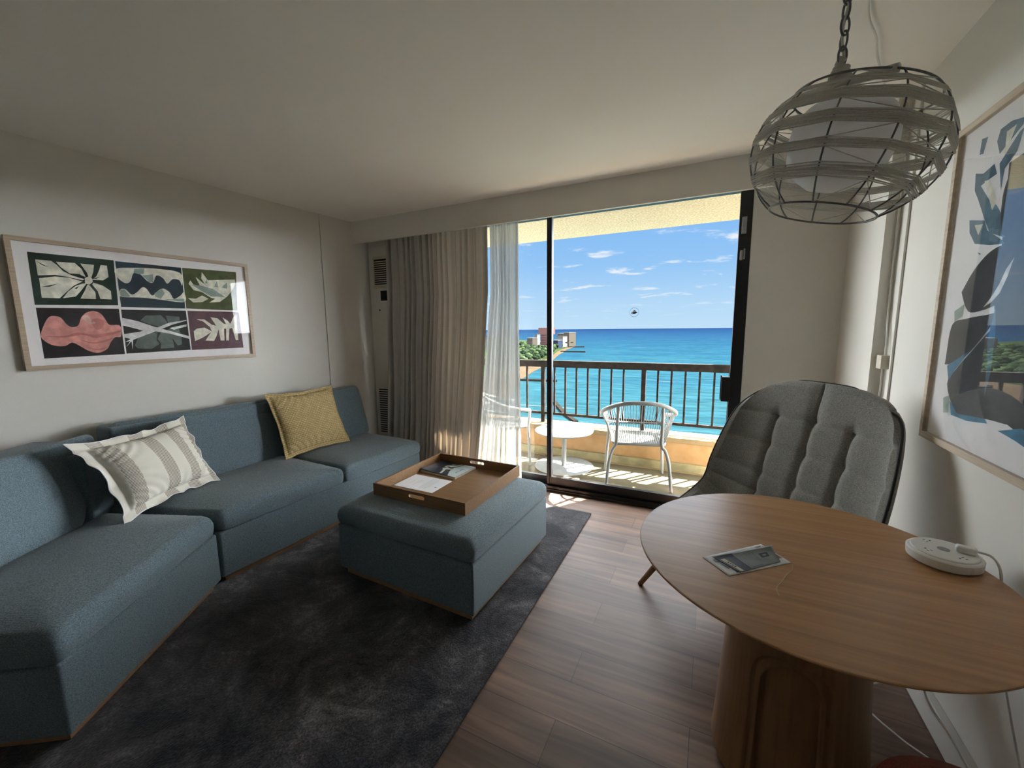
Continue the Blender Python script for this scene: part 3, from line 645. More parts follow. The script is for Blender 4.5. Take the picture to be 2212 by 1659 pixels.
# framed six panel print
ART, ARTR = [[["forest",[[-1.831,1.899],[-1.473,1.901],[-1.48,1.623],[-1.835,1.61]]],["print_cream",[[-1.805,1.861],[-1.745,1.862],[-1.726,1.843],[-1.703,1.809],[-1.67,1.788],[-1.617,1.771],[-1.627,1.764],[-1.685,1.777],[-1.737,1.784],[-1.805,1.774]]],["print_cream",[[-1.726,1.859],[-1.649,1.862],[-1.624,1.831],[-1.611,1.784],[-1.642,1.8],[-1.678,1.799],[-1.71,1.83]]],["print_cream",[[-1.626,1.862],[-1.567,1.861],[-1.574,1.82],[-1.588,1.78],[-1.597,1.779],[-1.603,1.811]]],["print_cream",[[-1.537,1.864],[-1.508,1.864],[-1.508,1.795],[-1.535,1.772],[-1.584,1.771],[-1.562,1.796],[-1.545,1.837]]],["print_cream",[[-1.802,1.759],[-1.738,1.775],[-1.685,1.774],[-1.628,1.757],[-1.668,1.729],[-1.704,1.688],[-1.734,1.652],[-1.804,1.651]]],["print_cream",[[-1.629,1.744],[-1.61,1.749],[-1.633,1.712],[-1.666,1.666],[-1.721,1.653],[-1.694,1.695],[-1.659,1.729]]],["print_cream",[[-1.609,1.74],[-1.6,1.737],[-1.578,1.697],[-1.58,1.656],[-1.648,1.655],[-1.625,1.7]]],["print_cream",[[-1.581,1.755],[-1.539,1.739],[-1.506,1.709],[-1.508,1.658],[-1.56,1.658],[-1.567,1.704],[-1.587,1.742]]],["print_cream",[[-1.616,1.778],[-1.599,1.789],[-1.583,1.778],[-1.583,1.758],[-1.599,1.741],[-1.618,1.745]]],["forest",[[-1.804,1.854],[-1.758,1.824],[-1.782,1.833]]],["forest",[[-1.802,1.711],[-1.731,1.735],[-1.766,1.715]]],["forest",[[-1.639,1.807],[-1.625,1.783],[-1.634,1.788]]],["forest",[[-1.667,1.713],[-1.645,1.73],[-1.658,1.71]]],["forest",[[-1.605,1.731],[-1.603,1.708],[-1.605,1.707]]],["forest",[[-1.583,1.778],[-1.548,1.791],[-1.564,1.779]]],["navy",[[-1.466,1.897],[-1.118,1.898],[-1.121,1.615],[-1.468,1.613]]],["print_cream",[[-1.469,1.849],[-1.374,1.867],[-1.247,1.875],[-1.126,1.86],[-1.125,1.774],[-1.137,1.81],[-1.175,1.814],[-1.209,1.781],[-1.23,1.816],[-1.264,1.83],[-1.287,1.782],[-1.315,1.786],[-1.35,1.828],[-1.383,1.832],[-1.405,1.778],[-1.433,1.765],[-1.466,1.799]]],["print_cream",[[-1.462,1.719],[-1.437,1.727],[-1.408,1.695],[-1.379,1.711],[-1.348,1.745],[-1.326,1.736],[-1.301,1.695],[-1.269,1.726],[-1.237,1.746],[-1.202,1.723],[-1.182,1.68],[-1.141,1.705],[-1.119,1.729],[-1.12,1.661],[-1.251,1.669],[-1.355,1.678],[-1.464,1.678]]],["sage",[[-1.377,1.86],[-1.323,1.87],[-1.333,1.834],[-1.356,1.828],[-1.383,1.835]]],["sage",[[-1.34,1.822],[-1.281,1.836],[-1.287,1.782],[-1.31,1.783]]],["sage",[[-1.462,1.719],[-1.438,1.724],[-1.415,1.681],[-1.464,1.678]]],["sage",[[-1.288,1.71],[-1.243,1.746],[-1.231,1.714],[-1.256,1.676],[-1.285,1.689]]],["sage",[[-1.244,1.673],[-1.124,1.684],[-1.12,1.661]]],["olive",[[-1.112,1.898],[-0.758,1.908],[-0.775,1.611],[-1.115,1.616]]],["print_cream",[[-0.993,1.882],[-0.972,1.849],[-0.96,1.827],[-0.771,1.851],[-0.77,1.824],[-0.79,1.777],[-0.839,1.716],[-0.896,1.672],[-0.966,1.665],[-0.923,1.695],[-0.951,1.701],[-1.004,1.737],[-1.058,1.749],[-1.084,1.792],[-1.071,1.816],[-1.054,1.787],[-1.014,1.783],[-1.035,1.843],[-0.997,1.808],[-0.958,1.776],[-0.984,1.801],[-1.001,1.838]]],["print_cream",[[-1.097,1.689],[-1.051,1.688],[-1.007,1.714],[-0.967,1.692],[-1.011,1.666],[-1.067,1.66]]],["olive",[[-1.045,1.742],[-1.006,1.725],[-0.965,1.708],[-1.006,1.721]]],["sage",[[-1.068,1.786],[-1.0,1.784],[-0.931,1.766],[-0.847,1.707],[-0.899,1.712],[-0.951,1.709],[-1.004,1.745]]],["sage",[[-0.98,1.805],[-0.967,1.834],[-0.963,1.803]]],["sage",[[-0.922,1.783],[-0.899,1.829],[-0.896,1.781]]],["sage",[[-0.87,1.783],[-0.832,1.823],[-0.833,1.774]]],["ink",[[-1.833,1.594],[-1.48,1.601],[-1.481,1.313],[-1.833,1.308]]],["rose",[[-1.832,1.438],[-1.81,1.505],[-1.789,1.542],[-1.767,1.55],[-1.742,1.54],[-1.724,1.505],[-1.704,1.486],[-1.675,1.496],[-1.656,1.544],[-1.629,1.574],[-1.595,1.583],[-1.567,1.566],[-1.551,1.533],[-1.535,1.5],[-1.486,1.494],[-1.488,1.427],[-1.517,1.421],[-1.541,1.391],[-1.561,1.351],[-1.598,1.329],[-1.632,1.334],[-1.663,1.356],[-1.692,1.383],[-1.714,1.394],[-1.743,1.376],[-1.782,1.379],[-1.814,1.4]]],["rose_pale",[[-1.656,1.544],[-1.631,1.558],[-1.611,1.526],[-1.598,1.509],[-1.627,1.506],[-1.64,1.519]]],["rose_dark",[[-1.818,1.435],[-1.732,1.436],[-1.68,1.454],[-1.615,1.44],[-1.54,1.452],[-1.486,1.465],[-1.488,1.455],[-1.541,1.435],[-1.608,1.42],[-1.663,1.438],[-1.733,1.426],[-1.785,1.428]]],["rose_dark",[[-1.684,1.415],[-1.62,1.394],[-1.554,1.412],[-1.528,1.418],[-1.556,1.398],[-1.622,1.384]]],["rose_dark",[[-1.653,1.362],[-1.605,1.353],[-1.559,1.364],[-1.597,1.343]]],["rose_dark",[[-1.616,1.526],[-1.585,1.539],[-1.558,1.52],[-1.572,1.479],[-1.602,1.473]]],["ink2",[[-1.47,1.596],[-1.12,1.6],[-1.118,1.322],[-1.473,1.315]]],["slate",[[-1.382,1.528],[-1.35,1.561],[-1.268,1.566],[-1.246,1.537],[-1.234,1.508],[-1.288,1.489],[-1.344,1.507]]],["slate",[[-1.42,1.38],[-1.405,1.415],[-1.351,1.442],[-1.298,1.449],[-1.309,1.398],[-1.294,1.371],[-1.339,1.34],[-1.412,1.345],[-1.427,1.366]]],["slate",[[-1.241,1.563],[-1.163,1.557],[-1.162,1.531],[-1.231,1.511]]],["slate",[[-1.232,1.47],[-1.177,1.485],[-1.164,1.424],[-1.167,1.363],[-1.193,1.356],[-1.219,1.41],[-1.214,1.342],[-1.291,1.338],[-1.287,1.375],[-1.302,1.405],[-1.28,1.449]]],["print_white",[[-1.47,1.544],[-1.399,1.525],[-1.306,1.485],[-1.23,1.459],[-1.116,1.419],[-1.117,1.4],[-1.232,1.44],[-1.309,1.456],[-1.35,1.45],[-1.399,1.471],[-1.473,1.496]]],["print_white",[[-1.475,1.42],[-1.471,1.441],[-1.395,1.454],[-1.313,1.475],[-1.224,1.515],[-1.123,1.535],[-1.123,1.53],[-1.213,1.5],[-1.297,1.46],[-1.382,1.425],[-1.439,1.407]]],["print_white",[[-1.473,1.389],[-1.433,1.415],[-1.38,1.436],[-1.364,1.432],[-1.434,1.401],[-1.471,1.357],[-1.446,1.395]]],["print_white",[[-1.228,1.478],[-1.189,1.489],[-1.125,1.504],[-1.127,1.489],[-1.204,1.466]]],["print_white",[[-1.44,1.402],[-1.431,1.405],[-1.441,1.338]]],["plum",[[-1.11,1.6],[-0.768,1.601],[-0.758,1.321],[-1.111,1.32]]],["print_cream",[[-1.059,1.54],[-1.01,1.54],[-0.964,1.501],[-0.936,1.493],[-0.969,1.557],[-0.923,1.55],[-0.882,1.509],[-0.867,1.505],[-0.888,1.558],[-0.856,1.534],[-0.836,1.509],[-0.816,1.551],[-0.788,1.581],[-0.789,1.484],[-0.79,1.382],[-0.809,1.381],[-0.827,1.476],[-0.847,1.472],[-0.86,1.38],[-0.879,1.381],[-0.87,1.472],[-0.885,1.472],[-0.89,1.381],[-0.917,1.382],[-0.923,1.468],[-0.944,1.411],[-0.961,1.381],[-1.018,1.385],[-0.977,1.444],[-1.037,1.405],[-1.085,1.383],[-1.086,1.454],[-1.065,1.473],[-1.016,1.481],[-0.969,1.452],[-0.98,1.485],[-1.019,1.524]]]],[["teal",[[1.91,2.053],[1.857,2.056],[1.798,2.042],[1.799,2.022],[1.854,1.996],[1.897,1.976],[1.921,2.021]]],["teal",[[2.012,2.063],[1.976,2.057],[1.992,2.01],[2.014,2.014]]],["teal",[[2.022,1.957],[1.975,1.942],[1.917,1.954],[1.896,1.917],[1.946,1.911],[1.98,1.905],[1.925,1.851],[1.871,1.815],[1.82,1.759],[1.808,1.707],[1.89,1.737],[1.928,1.783],[1.982,1.859],[2.014,1.899]]],["teal",[[2.021,1.804],[1.928,1.783],[1.906,1.748],[1.818,1.701],[1.803,1.688],[1.88,1.697],[1.968,1.716],[2.01,1.76]]],["teal",[[1.89,1.945],[1.811,2.007],[1.791,2.012],[1.809,1.952],[1.859,1.92],[1.862,1.856]]],["teal",[[1.946,1.685],[1.923,1.677],[1.929,1.674]]],["print_cream",[[1.961,1.915],[1.93,1.909],[1.874,1.831],[1.894,1.806]]],["print_cream",[[1.984,1.78],[1.933,1.773],[1.953,1.741]]],["print_cream",[[1.874,2.032],[1.829,2.035],[1.869,1.959]]],["ink2",[[1.832,1.733],[1.848,1.824],[1.837,1.878],[1.815,1.906],[1.791,1.912],[1.783,1.889],[1.793,1.837],[1.797,1.782],[1.804,1.717]]],["ink2",[[1.802,1.684],[1.874,1.674],[1.946,1.629],[2.0,1.568],[2.003,1.551],[1.949,1.49],[1.87,1.491],[1.807,1.504],[1.751,1.52],[1.734,1.589],[1.761,1.656]]],["ink2",[[2.042,1.444],[1.958,1.465],[1.852,1.475],[1.788,1.477],[1.826,1.424],[1.9,1.358],[1.96,1.32],[2.048,1.3],[2.054,1.322]]],["ink2",[[2.021,1.23],[1.969,1.294],[1.899,1.354],[1.813,1.425],[1.768,1.444],[1.727,1.469],[1.674,1.596],[1.573,1.166],[1.663,1.157],[1.772,1.152],[1.929,1.138]]],["ink2",[[1.793,1.837],[1.744,1.896],[1.677,1.61],[1.736,1.505],[1.778,1.485],[1.807,1.504],[1.772,1.608],[1.797,1.782]]],["blue_print",[[2.038,1.296],[1.907,1.358],[1.983,1.284],[2.016,1.244]]],["blue_print",[[1.989,1.176],[1.929,1.138],[1.772,1.152],[1.756,1.14],[1.863,1.125],[1.967,1.126]]],["blue_print",[[1.659,1.139],[1.572,1.163],[1.568,1.144],[1.616,1.139]]],["sage",[[2.038,1.493],[1.978,1.516],[1.983,1.474],[2.028,1.457]]],["sage",[[2.034,1.178],[1.994,1.193],[1.986,1.131],[2.02,1.124]]]]]
tf = thing('framed_print', 'wide framed print of six cut paper leaf panels above the sofa', 'picture', tuple(TL @ Vector((0,-1.29,1.61))), -aL)
y0, y1, z0, z1 = -.622, .612, -.366, .366
fw_ = .024
fr = MB()
fr.box(.002, .034, y0, y1, z1-fw_, z1).box(.002, .034, y0, y1, z0, z0+fw_).box(.002, .034, y0, y0+fw_, z0+fw_, z1-fw_).box(.002, .034, y1-fw_, y1, z0+fw_, z1-fw_)
fr.build('picture_frame', 'frame', tf, bevel=.0015)
MB().box(.002, .014, y0+fw_, y1-fw_, z0+fw_, z1-fw_).build('mat_board', 'artpaper', tf)
order = []
def smooth2(pts, n=5):
    return [(v.x, v.y) for v in cr([(a, b_, 0) for a, b_ in pts], n, True)]
def artmesh(polys, to3, parent, name, base_cols):
    polys = [(c, smooth2(p) if (c.startswith('rose') or (len(p) >= 14 and c == 'print_cream' and -1.44 < sum(q[0] for q in p)/len(p) < -.98)) else p) for c, p in polys]
    mb = MB(); mats = []
    for i, (c, pts) in enumerate(polys):
        if c not in mats: mats.append(c)
        lvl = .0002 if c in base_cols and len(pts) == 4 else .0006
        if c in ('sage','rose_pale','rose_dark','slate') or (c == 'forest' and len(pts) == 3): lvl = .0009
        if c == 'print_white': lvl = .0013
        if c == 'olive' and len(pts) == 4 and i > 25 and pts[0][0]-pts[2][0] < .05 and abs(pts[0][1]-pts[2][1]) < .08: lvl = .0012
        n = len(pts); mb.add([to3(p, lvl) for p in pts], [tuple(range(n))], mats.index(c))
    return mb.build(name, mats, parent)
artmesh(ART, lambda p, l: (.014+l, p[0]+1.29, p[1]-1.61), tf, 'artwork', ('forest','navy','olive','ink','ink2','plum'))
MB().box(.0265, .0285, y0+fw_, y1-fw_, z0+fw_, z1-fw_).build('glass', glassy('left_picture_glass', .006, gain=.12), tf)

# framed collage on the right wall
cx_, cz_ = 1.73, 1.571
tr_ = thing('framed_print', 'tall framed collage of black leaf shapes and blue sketches on the right wall', 'picture', (XR, cx_, cz_))
hy, hz = .418, .566; D = .030
fr = MB(); fr.box(-D, -.002, -hy, hy, hz-fw_, hz).box(-D, -.002, -hy, hy, -hz, -hz+fw_).box(-D, -.002, -hy, -hy+fw_, -hz+fw_, hz-fw_).box(-D, -.002, hy-fw_, hy, -hz+fw_, hz-fw_)
fr.build('picture_frame', 'frame', tr_, bevel=.0015)
MB().box(-.014, -.002, -hy+fw_, hy-fw_, -hz+fw_, hz-fw_).build('mat_board', 'artpaper', tr_)
EXT = [('ink2', [(1.84,1.93),(1.62,1.95),(1.46,1.80),(1.44,1.45),(1.50,1.20),(1.62,1.16),(1.78,1.19),(1.80,1.5)]),
       ('print_white', [(1.745,1.640),(1.775,1.610),(1.80,1.565),(1.835,1.525),(1.865,1.50),(1.825,1.515),(1.790,1.540),(1.765,1.585)]),
       ('teal', [(1.80,1.50),(1.815,1.40),(1.80,1.30),(1.79,1.22),(1.775,1.30),(1.78,1.42)]),
       ('blue_print', [(1.70,1.13),(1.60,1.16),(1.50,1.13),(1.52,1.10),(1.62,1.12)]),
       ('teal', [(1.70,2.04),(1.60,2.05),(1.50,1.98),(1.52,1.92),(1.62,1.97)])]
def toR(p, l): return (-.014-l, p[0]-cx_, p[1]-cz_)
mb = MB(); mats = []
for i, (c, pts) in enumerate([EXT[0]]+ARTR+EXT[1:]):
    if c == 'ink2' and i > 0 and len(pts) > 7: pts = smooth2(pts, 4)
    if c not in mats: mats.append(c)
    lvl = .0003+.00006*i; n = len(pts); mb.add([toR(p, lvl) for p in pts], [tuple(range(n))], mats.index(c))
mb.build('artwork', mats, tr_)
MB().box(-.0245, -.0225, -hy+fw_, hy-fw_, -hz+fw_, hz-fw_).build('glass', glassy('right_picture_glass', .03, gain=1.5), tr_)
# ------------------------------------------------------------------ tufted armchair
AO = Vector((.476, 2.402)); thA = R(52); Sx = Vector((-math.cos(thA), math.sin(thA))); Fy = Vector((-math.sin(thA), -math.cos(thA)))
root2 = AO+Fy*.33
ch = thing('armchair', 'tufted charcoal grey armchair with high curved back by the window corner', 'armchair', (root2.x, root2.y, 0), math.atan2(Sx.y, Sx.x))
#        f     z    hw   wf   wu
ROW = [(.66,.425,.27,-.10,.00),(.54,.43,.34,-.02,.03),(.36,.40,.40,.02,.10),(.21,.42,.445,.06,.12),(.125,.53,.465,.10,.05),(.085,.656,.468,.11,.015),(.042,.815,.455,.10,.0),(.0,.97,.425,.08,-.005),(-.03,1.075,.375,.045,-.02),(-.045,1.135,.29,.015,-.03),(-.05,1.168,.16,.0,-.012)]
def row(k):
    k = max(0, min(len(ROW)-1-1e-6, k)); i = int(k); t = k-i
    a, b_, c, d = ROW[max(0,i-1)], ROW[i], ROW[min(i+1,10)], ROW[min(i+2,10)]
    return [.5*((2*q)+(r-p_)*t+(2*p_-5*q+4*r-s)*t*t+(-p_+3*q-3*r+s)*t**3) for p_, q, r, s in zip(a, b_, c, d)]
def shell(u, k):
    f, z, hw, wf, wu = row(k); a = abs(u)
    return Vector((hw*math.sin(u*PI/2*.88)/math.sin(PI/2*.88), f-.33+wf*a**2.3, z+wu*a**2.5))
NU, NV = 190, 230
P = np.zeros((NV, NU, 3)); SS = np.zeros((NV, NU)); KK = np.zeros((NV, NU))
for j in range(NV):
    k = 10*j/(NV-1)
    for i in range(NU):
        u = -1+2*i/(NU-1); q = shell(u, k); P[j, i] = q; KK[j, i] = k; SS[j, i] = q.x
du = np.gradient(P, axis=1); dv = np.gradient(P, axis=0); Nn = np.cross(du, dv); Nn /= np.linalg.norm(Nn, axis=2, keepdims=True)+1e-12
if Nn[NV//2, NU//2, 1] < 0: Nn = -Nn
L = .155
D = np.zeros((NV, NU))
rows = [1.6, 2.5, 3.4, 4.2, 5, 6, 7]
kd = np.min(np.abs(KK[..., None]-np.array(rows)), axis=2)*L
frac = np.clip((7.6-KK)/.5, 0, 1)
cols = np.array([-.2, 0, .2])
cd = np.min(np.abs(SS[..., None]-cols), axis=2)
D += .007*np.clip(1-np.exp(-(kd/.022)**1.6), 0, 1)*np.clip(1-np.exp(-(cd/.022)**1.6), 0, 1)*frac+.006*(1-frac)
D -= .0028*np.exp(-(kd/.0026)**2)
colmask = (KK <= 7.02)
D -= .009*np.exp(-(cd/.0035)**2)*colmask+.004*np.exp(-(cd/.020)**2)*colmask
cen = np.abs(SS); m2 = (KK > 7.0)
D -= (.011*np.exp(-(cen/.005)**2)+.010*np.exp(-(cen/.035)**2))*m2
for c in cols:
    for r in rows:
        dd = np.sqrt((SS-c)**2+((KK-r)*L)**2); D -= .013*np.exp(-(dd/.028)**2)
edge = np.minimum(np.abs(np.abs(np.linspace(-1, 1, NU))[None, :]-1)*.45, (10-KK)*.045)
edge = np.minimum(edge, KK*.09)
D *= np.clip(edge/.05, 0, 1)
D += .014*np.sqrt(np.clip(edge/.045, 0, 1))
Pf = P+Nn*D[..., None]
Pb = P-Nn*(.020*np.sqrt(np.clip(edge/.10, 0, 1))+.014*np.clip(edge/.2, 0, 1)+.003)[..., None]
def gmesh(A_, name, mat):
    mb = MB(); mb.add([tuple(v) for v in A_.reshape(-1, 3)], [(j*NU+i, j*NU+i+1, (j+1)*NU+i+1, (j+1)*NU+i) for j in range(NV-1) for i in range(NU-1)])
    return mb.build(name, mat, ch, smooth=True)
gmesh(Pf, 'tufted_seat_shell', 'grey_fabric'); gmesh(Pb, 'outer_shell', 'grey_fabric')
eg = [Pb[0, i] for i in range(NU)]+[Pb[j, NU-1] for j in range(1, NV)]+[Pb[NV-1, i] for i in range(NU-2, -1, -1)]+[Pb[j, 0] for j in range(NV-2, 0, -1)]
MB().tube([tuple((a)) for a in eg], .0052, 6, closed=True).build('edge_piping', 'piping', ch, smooth=True)
MB().box(-.2, .2, -.12, .22, .325, .355).build('seat_frame', 'dark', ch, bevel=.01)
for sx in (-1, 1):
    MB().tube([(sx*.20,.22,.36),(sx*.338,.385,.0)], [.021,.013], 12).build('leg', 'oak_d', ch, smooth=True)
for sx in (-1, 1):
    MB().tube([(sx*.17,-.10,.36),(sx*.26,-.30,.0)], [.021,.013], 12).build('leg', 'oak_d', ch, smooth=True)

# ------------------------------------------------------------------ round table
TC = (.287, 1.451)
tb = thing('round_table', 'round oak pedestal table beside the right wall', 'table', (TC[0], TC[1], 0))
rT = .480
MB().lathe([(0,.722),(rT-.035,.722),(rT-.006,.731),(rT-.001,.735),(rT,.7375),(rT-.002,.7395),(rT-.005,.740),(0,.740)], n=160).build('tabletop', wood('table_oak_top', (160,116,74), (186,140,94), 0, 60, .33, rot=(0,0,R(-28))), tb, smooth=False)
def ped(u, v):
    a = 2*PI*u; z = .722*v
    r = .222-.036*min(1, v*1.25)**.8
    if z < .03: r -= .022*(1-z/.03)**2
    ca = math.atan2(-TC[1], -TC[0])+R(2)
    da = (a-ca+PI) % (2*PI)-PI
    w = abs(da)*.21; inside = 0
    for hwid, top, dep in ((.115,.50,.012),(.092,.475,.016)):
        tz = top-.09+math.sqrt(max(0, .0081-min(.0081, max(0, w-(hwid-.09))**2)))
        if w < hwid and z < tz: inside += dep*min(1, (hwid-w)/.004)*min(1, max(0, (tz-z))/.004)
    r -= inside
    return (r*math.cos(a), r*math.sin(a), z)
MB().grid(ped, 420, 150, cu=True).build('pedestal', wood('table_oak_base', (128,92,60), (150,112,76), 2, 60, .45), tb, smooth=True)

# leaflets on the table
def leaflet(name, label, q, th, z, mat='paper', curl=0):
    c = sum((Vector(p) for p in q), Vector((0,0)))/4
    r = thing(name, label, 'leaflet', (c.x, c.y, z))
    def P_(u, v):  # u left->right (image), v far->near
        a = Vector(q[0]).lerp(Vector(q[1]), u); b_ = Vector(q[3]).lerp(Vector(q[2]), u); p_ = a.lerp(b_, v)-c
        return (p_.x, p_.y, th+curl*max(0, .35-v)**2*8*(.3+.7*u))
    MB().grid(lambda u, v: P_(u, v), 24, 16).build('sheet', mat, r, smooth=True, solid=th)
    def patch(nm, u0, v0, u1, v1, m, k=1):
        MB().grid(lambda a, b_: tuple(Vector(P_(u0+(u1-u0)*a, v0+(v1-v0)*b_))+Vector((0,0,th+.0003+.0004*k))), 6, 6).build(nm, m, r)
    return patch
M['navy_print'] = noisy('navy_print', (20,26,46), (28,36,58), 30, .4)
M['photo_print'] = noisy('photo_print', (70,46,40), (150,120,104), 160, .4)
M['grey_print'] = noisy('grey_print', (112,118,118), (132,137,136), 20, .4)
p1 = leaflet('leaflet', 'lower white brochure with dark logo blocks on the round table', [(.010,1.309),(.180,1.472),(.250,1.388),(.080,1.236)], .0015, .7402)
p1('printed_block', .06, .25, .14, .36, 'navy_print'); p1('printed_block', .10, .44, .20, .74, 'navy_print')
p1('printed_photo', .84, .10, .93, .24, 'photo_print'); p1('printed_photo', .86, .58, .97, .78, 'photo_print')
for k in range(6): p1('text_line', .955+.004*0, .12+.06*k, .972, .16+.06*k, 'grey_print')
for k in range(3): p1('dot', .905+.012*0, .33+.075*k, .925, .37+.075*k, 'dark')
p1('printed_block', .14, .90, .22, .975, 'slate')
p2 = leaflet('leaflet', 'upper navy and grey brochure lying across the white one', [(.036,1.316),(.208,1.459),(.222,1.376),(.108,1.262)], .0012, .7420, 'grey_print', .006)
p2('printed_band', .01, .01, .30, .99, 'navy_print'); p2('title_strip', .045, .22, .115, .99, 'cream_plastic', 2)
for k in range(4): p2('letter_mark', .065, .42+.09*k, .095, .47+.09*k, 'dark', 3)
p2('printed_box', .70, .28, .86, .55, 'navy_print'); p2('box_outline', .745, .36, .815, .47, 'grey_print', 2)
p2('text_line', .40, .15, .405, .60, 'slate'); p2('text_line', .62, .12, .628, .70, 'slate'); p2('text_line', .36, .90, .60, .93, 'slate')
p2('top_edge', .0, .0, 1.0, .045, 'paper', 3)

th0 = thing('stray_thread', 'thin pale thread lying across the middle of the round table', 'thread', (.20, 1.30, .7403))
MB().tube(cr([(.052,.075,.0006),(.047,.045,.0006),(.028,.010,.0006),(.012,-.030,.0006),(-.006,-.072,.0006),(-.004,-.105,.0006)], 8), .0005, 5).build('thread', 'cream_plastic', th0, smooth=True)

# power hub
hb = thing('charging_hub', 'round white power outlet puck near the table edge', 'power hub', (.660, 1.588, .7405))
MB().lathe([(0,0),(.070,0),(.074,.004),(.082,.008),(.0835,.030),(.080,.0335),(.0745,.0345),(.0735,.0375),(.071,.039),(0,.039)], n=72).build('body', 'white_plastic', hb, smooth=False, bevel=0)
for k in range(4):
    a = R(25+90*k); cx0, cy0 = .050*math.cos(a), .050*math.sin(a); T = Matrix.Translation((cx0, cy0, .039)) @ Matrix.Rotation(a, 4, 'Z')
    MB().box(-.006, -.0045, .004, .010, 0, .0006, T).box(.0045, .006, .004, .010, 0, .0006, T).box(-.0022, .0022, -.008, -.0045, 0, .0006, T).build('socket', 'dark', hb)
MB().lathe([(0,.0392),(.014,.0392),(.014,.0398),(0,.0398)], (-.002,0,0), 32).build('logo_disc', 'grey_metal', hb)
pl = thing('power_plug', 'white plug and cord running off the table from the round hub', 'plug', (.705, 1.585, .780))
MB().box(-.022, .022, -.013, .013, 0, .020, Matrix.Rotation(R(-18), 4, 'Z')).build('plug_body', 'white_plastic', pl, bevel=.006, segs=3)
MB().tube(cr([(.018,-.006,.011),(.032,-.010,.0115),(.046,-.018,.009),(.056,-.03,-.008),(.060,-.040,-.04),(.058,-.050,-.10),(.056,-.10,-.25),(.056,-.2,-.42),(.05,-.28,-.52),(.058,-.29,-.60)], 8), .0033, 8).build('cord', 'cord', pl, smooth=True)

# cables and stool below the table
wo = thing('wall_outlet', 'white outlet box low on the right wall under the table', 'outlet', (XR, 1.33, .20))
MB().box(-.012, -.001, -.04, .04, -.06, .06).build('plate', 'white_plastic', wo, bevel=.003)
MB().box(-.030, -.012, -.018, .018, -.045, -.010).build('plug', 'white_plastic', wo, bevel=.004)
tag(MB().tube(cr([(.765,1.33,.17),(.742,1.42,.15),(.722,1.56,.19),(.70,1.66,.22),(.70,1.72,.30),(.705,1.76,.42),(.70,1.70,.55),(.66,1.60,.66),(.62,1.55,.715)], 8), .0035, 8).build('power_cable', 'cord', smooth=True), 'white looping cable rising to the underside of the round table', 'cable')
tag(MB().tube(cr([(.70,1.98,.010),(.62,1.90,.014),(.60,1.80,.012),(.66,1.68,.03),(.72,1.58,.06),(.74,1.46,.09),(.765,1.36,.12)], 8), .0032, 8).build('power_cable', 'cord', smooth=True), 'white cable curling along the floor beside the baseboard', 'cable')
st = thing('stool', 'rust orange upholstered round stool tucked under the table front', 'stool', (.545, .985, 0))
def seat(u, v):
    a = 2*PI*u; prof = [(0,.36),(.15,.36),(.185,.368),(.198,.39),(.198,.415),(.185,.44),(.15,.452),(.09,.457),(.0,.459)]
    t = v*(len(prof)-1); i = min(int(t), len(prof)-2); f = t-i; r = prof[i][0]*(1-f)+prof[i+1][0]*f; z = prof[i][1]*(1-f)+prof[i+1][1]*f
    return (r*math.cos(a), r*math.sin(a), z)
MB().grid(seat, 64, 60, cu=True).build('seat', 'rust', st, smooth=True)
for k in range(4):
    a = R(45+90*k); MB().tube([(.12*math.cos(a), .12*math.sin(a), .362), (.17*math.cos(a), .17*math.sin(a), 0)], [.017,.011], 10).build('leg', 'oak_d', st, smooth=True)

# ------------------------------------------------------------------ pendant lamp
lc = Vector((.287, 1.42, 1.90)); ax = Vector((.243,-.035,1)).normalized()
la = thing('pendant_lamp', 'woven grey rope and wire pendant lamp hanging over the round table', 'pendant lamp', tuple(lc))
q = Vector((0,0,1)).rotation_difference(ax); LR = q.to_matrix().to_4x4()
a_, c_ = .215, .1833
def ell(t, phi, g=0): r = (a_+g)*math.sqrt(max(0, 1-(t/c_)**2)); return LR @ Vector((r*math.cos(phi), r*math.sin(phi), t))
NR = 11; PH0 = R(-108)
def phis(k): return PH0+2*PI*k/NR
cg = MB()
t0, t1 = -.150, .128
for t in (t0, t1): MB().tube([ell(t, 2*PI*k/60) for k in range(60)], .0026, 8, closed=True).build('wire_ring', 'cage', la, smooth=True)
rb = MB()
for k in range(NR): rb.tube([ell(t0+(t1-t0)*j/18, phis(k)) for j in range(19)], .0021, 8)
rb.build('wire_rib', 'cage', la, smooth=True)
bands = [(.101,.006,5),(.064,.0125,10),(.014,.0135,11),(-.040,.0085,7),(-.092,.013,10)]
rnd = random.Random(5)
for tb_, hw_, ns in bands:
    rp_ = MB()
    for s in range(ns):
        pts = []
        for k in range(NR):
            tt = tb_+hw_*(2*s/(ns-1)-1)*(1+rnd.uniform(-.12,.12))+rnd.uniform(-.0010,.0010)
            pts.append(ell(tt, phis(k), .0025+rnd.uniform(0,.0015)))
        rp_.tube(pts, .0016, 5, closed=True)
    rp_.build('rope_band', 'rope', la, smooth=True)
zz = MB()
lv_ = [t1]+[b_[0] for b_ in bands]+[t0]
for li in range(len(lv_)-1):
    hi = lv_[li]-(bands[li-1][1] if li > 0 else 0); lo = lv_[li+1]+(bands[li][1] if li < len(bands) else 0)
    pts = [ell(hi if (k+li) % 2 == 0 else lo, phis(k), .002) for k in range(NR)]
    zz.tube(pts, .0013, 5, closed=True)
zz.build('string_lacing', 'rope', la, smooth=True)
bar0, bar1 = ell(t1, R(175)), ell(t1, R(-80))
bm_ = (bar0+bar1)/2+Vector((0,0,.004))
MB().tube([bar0, bm_, bar1], .0105, 12).build('cross_bar', 'rope', la, smooth=True)
hx = Vector((bm_.x, bm_.y, bm_.z))
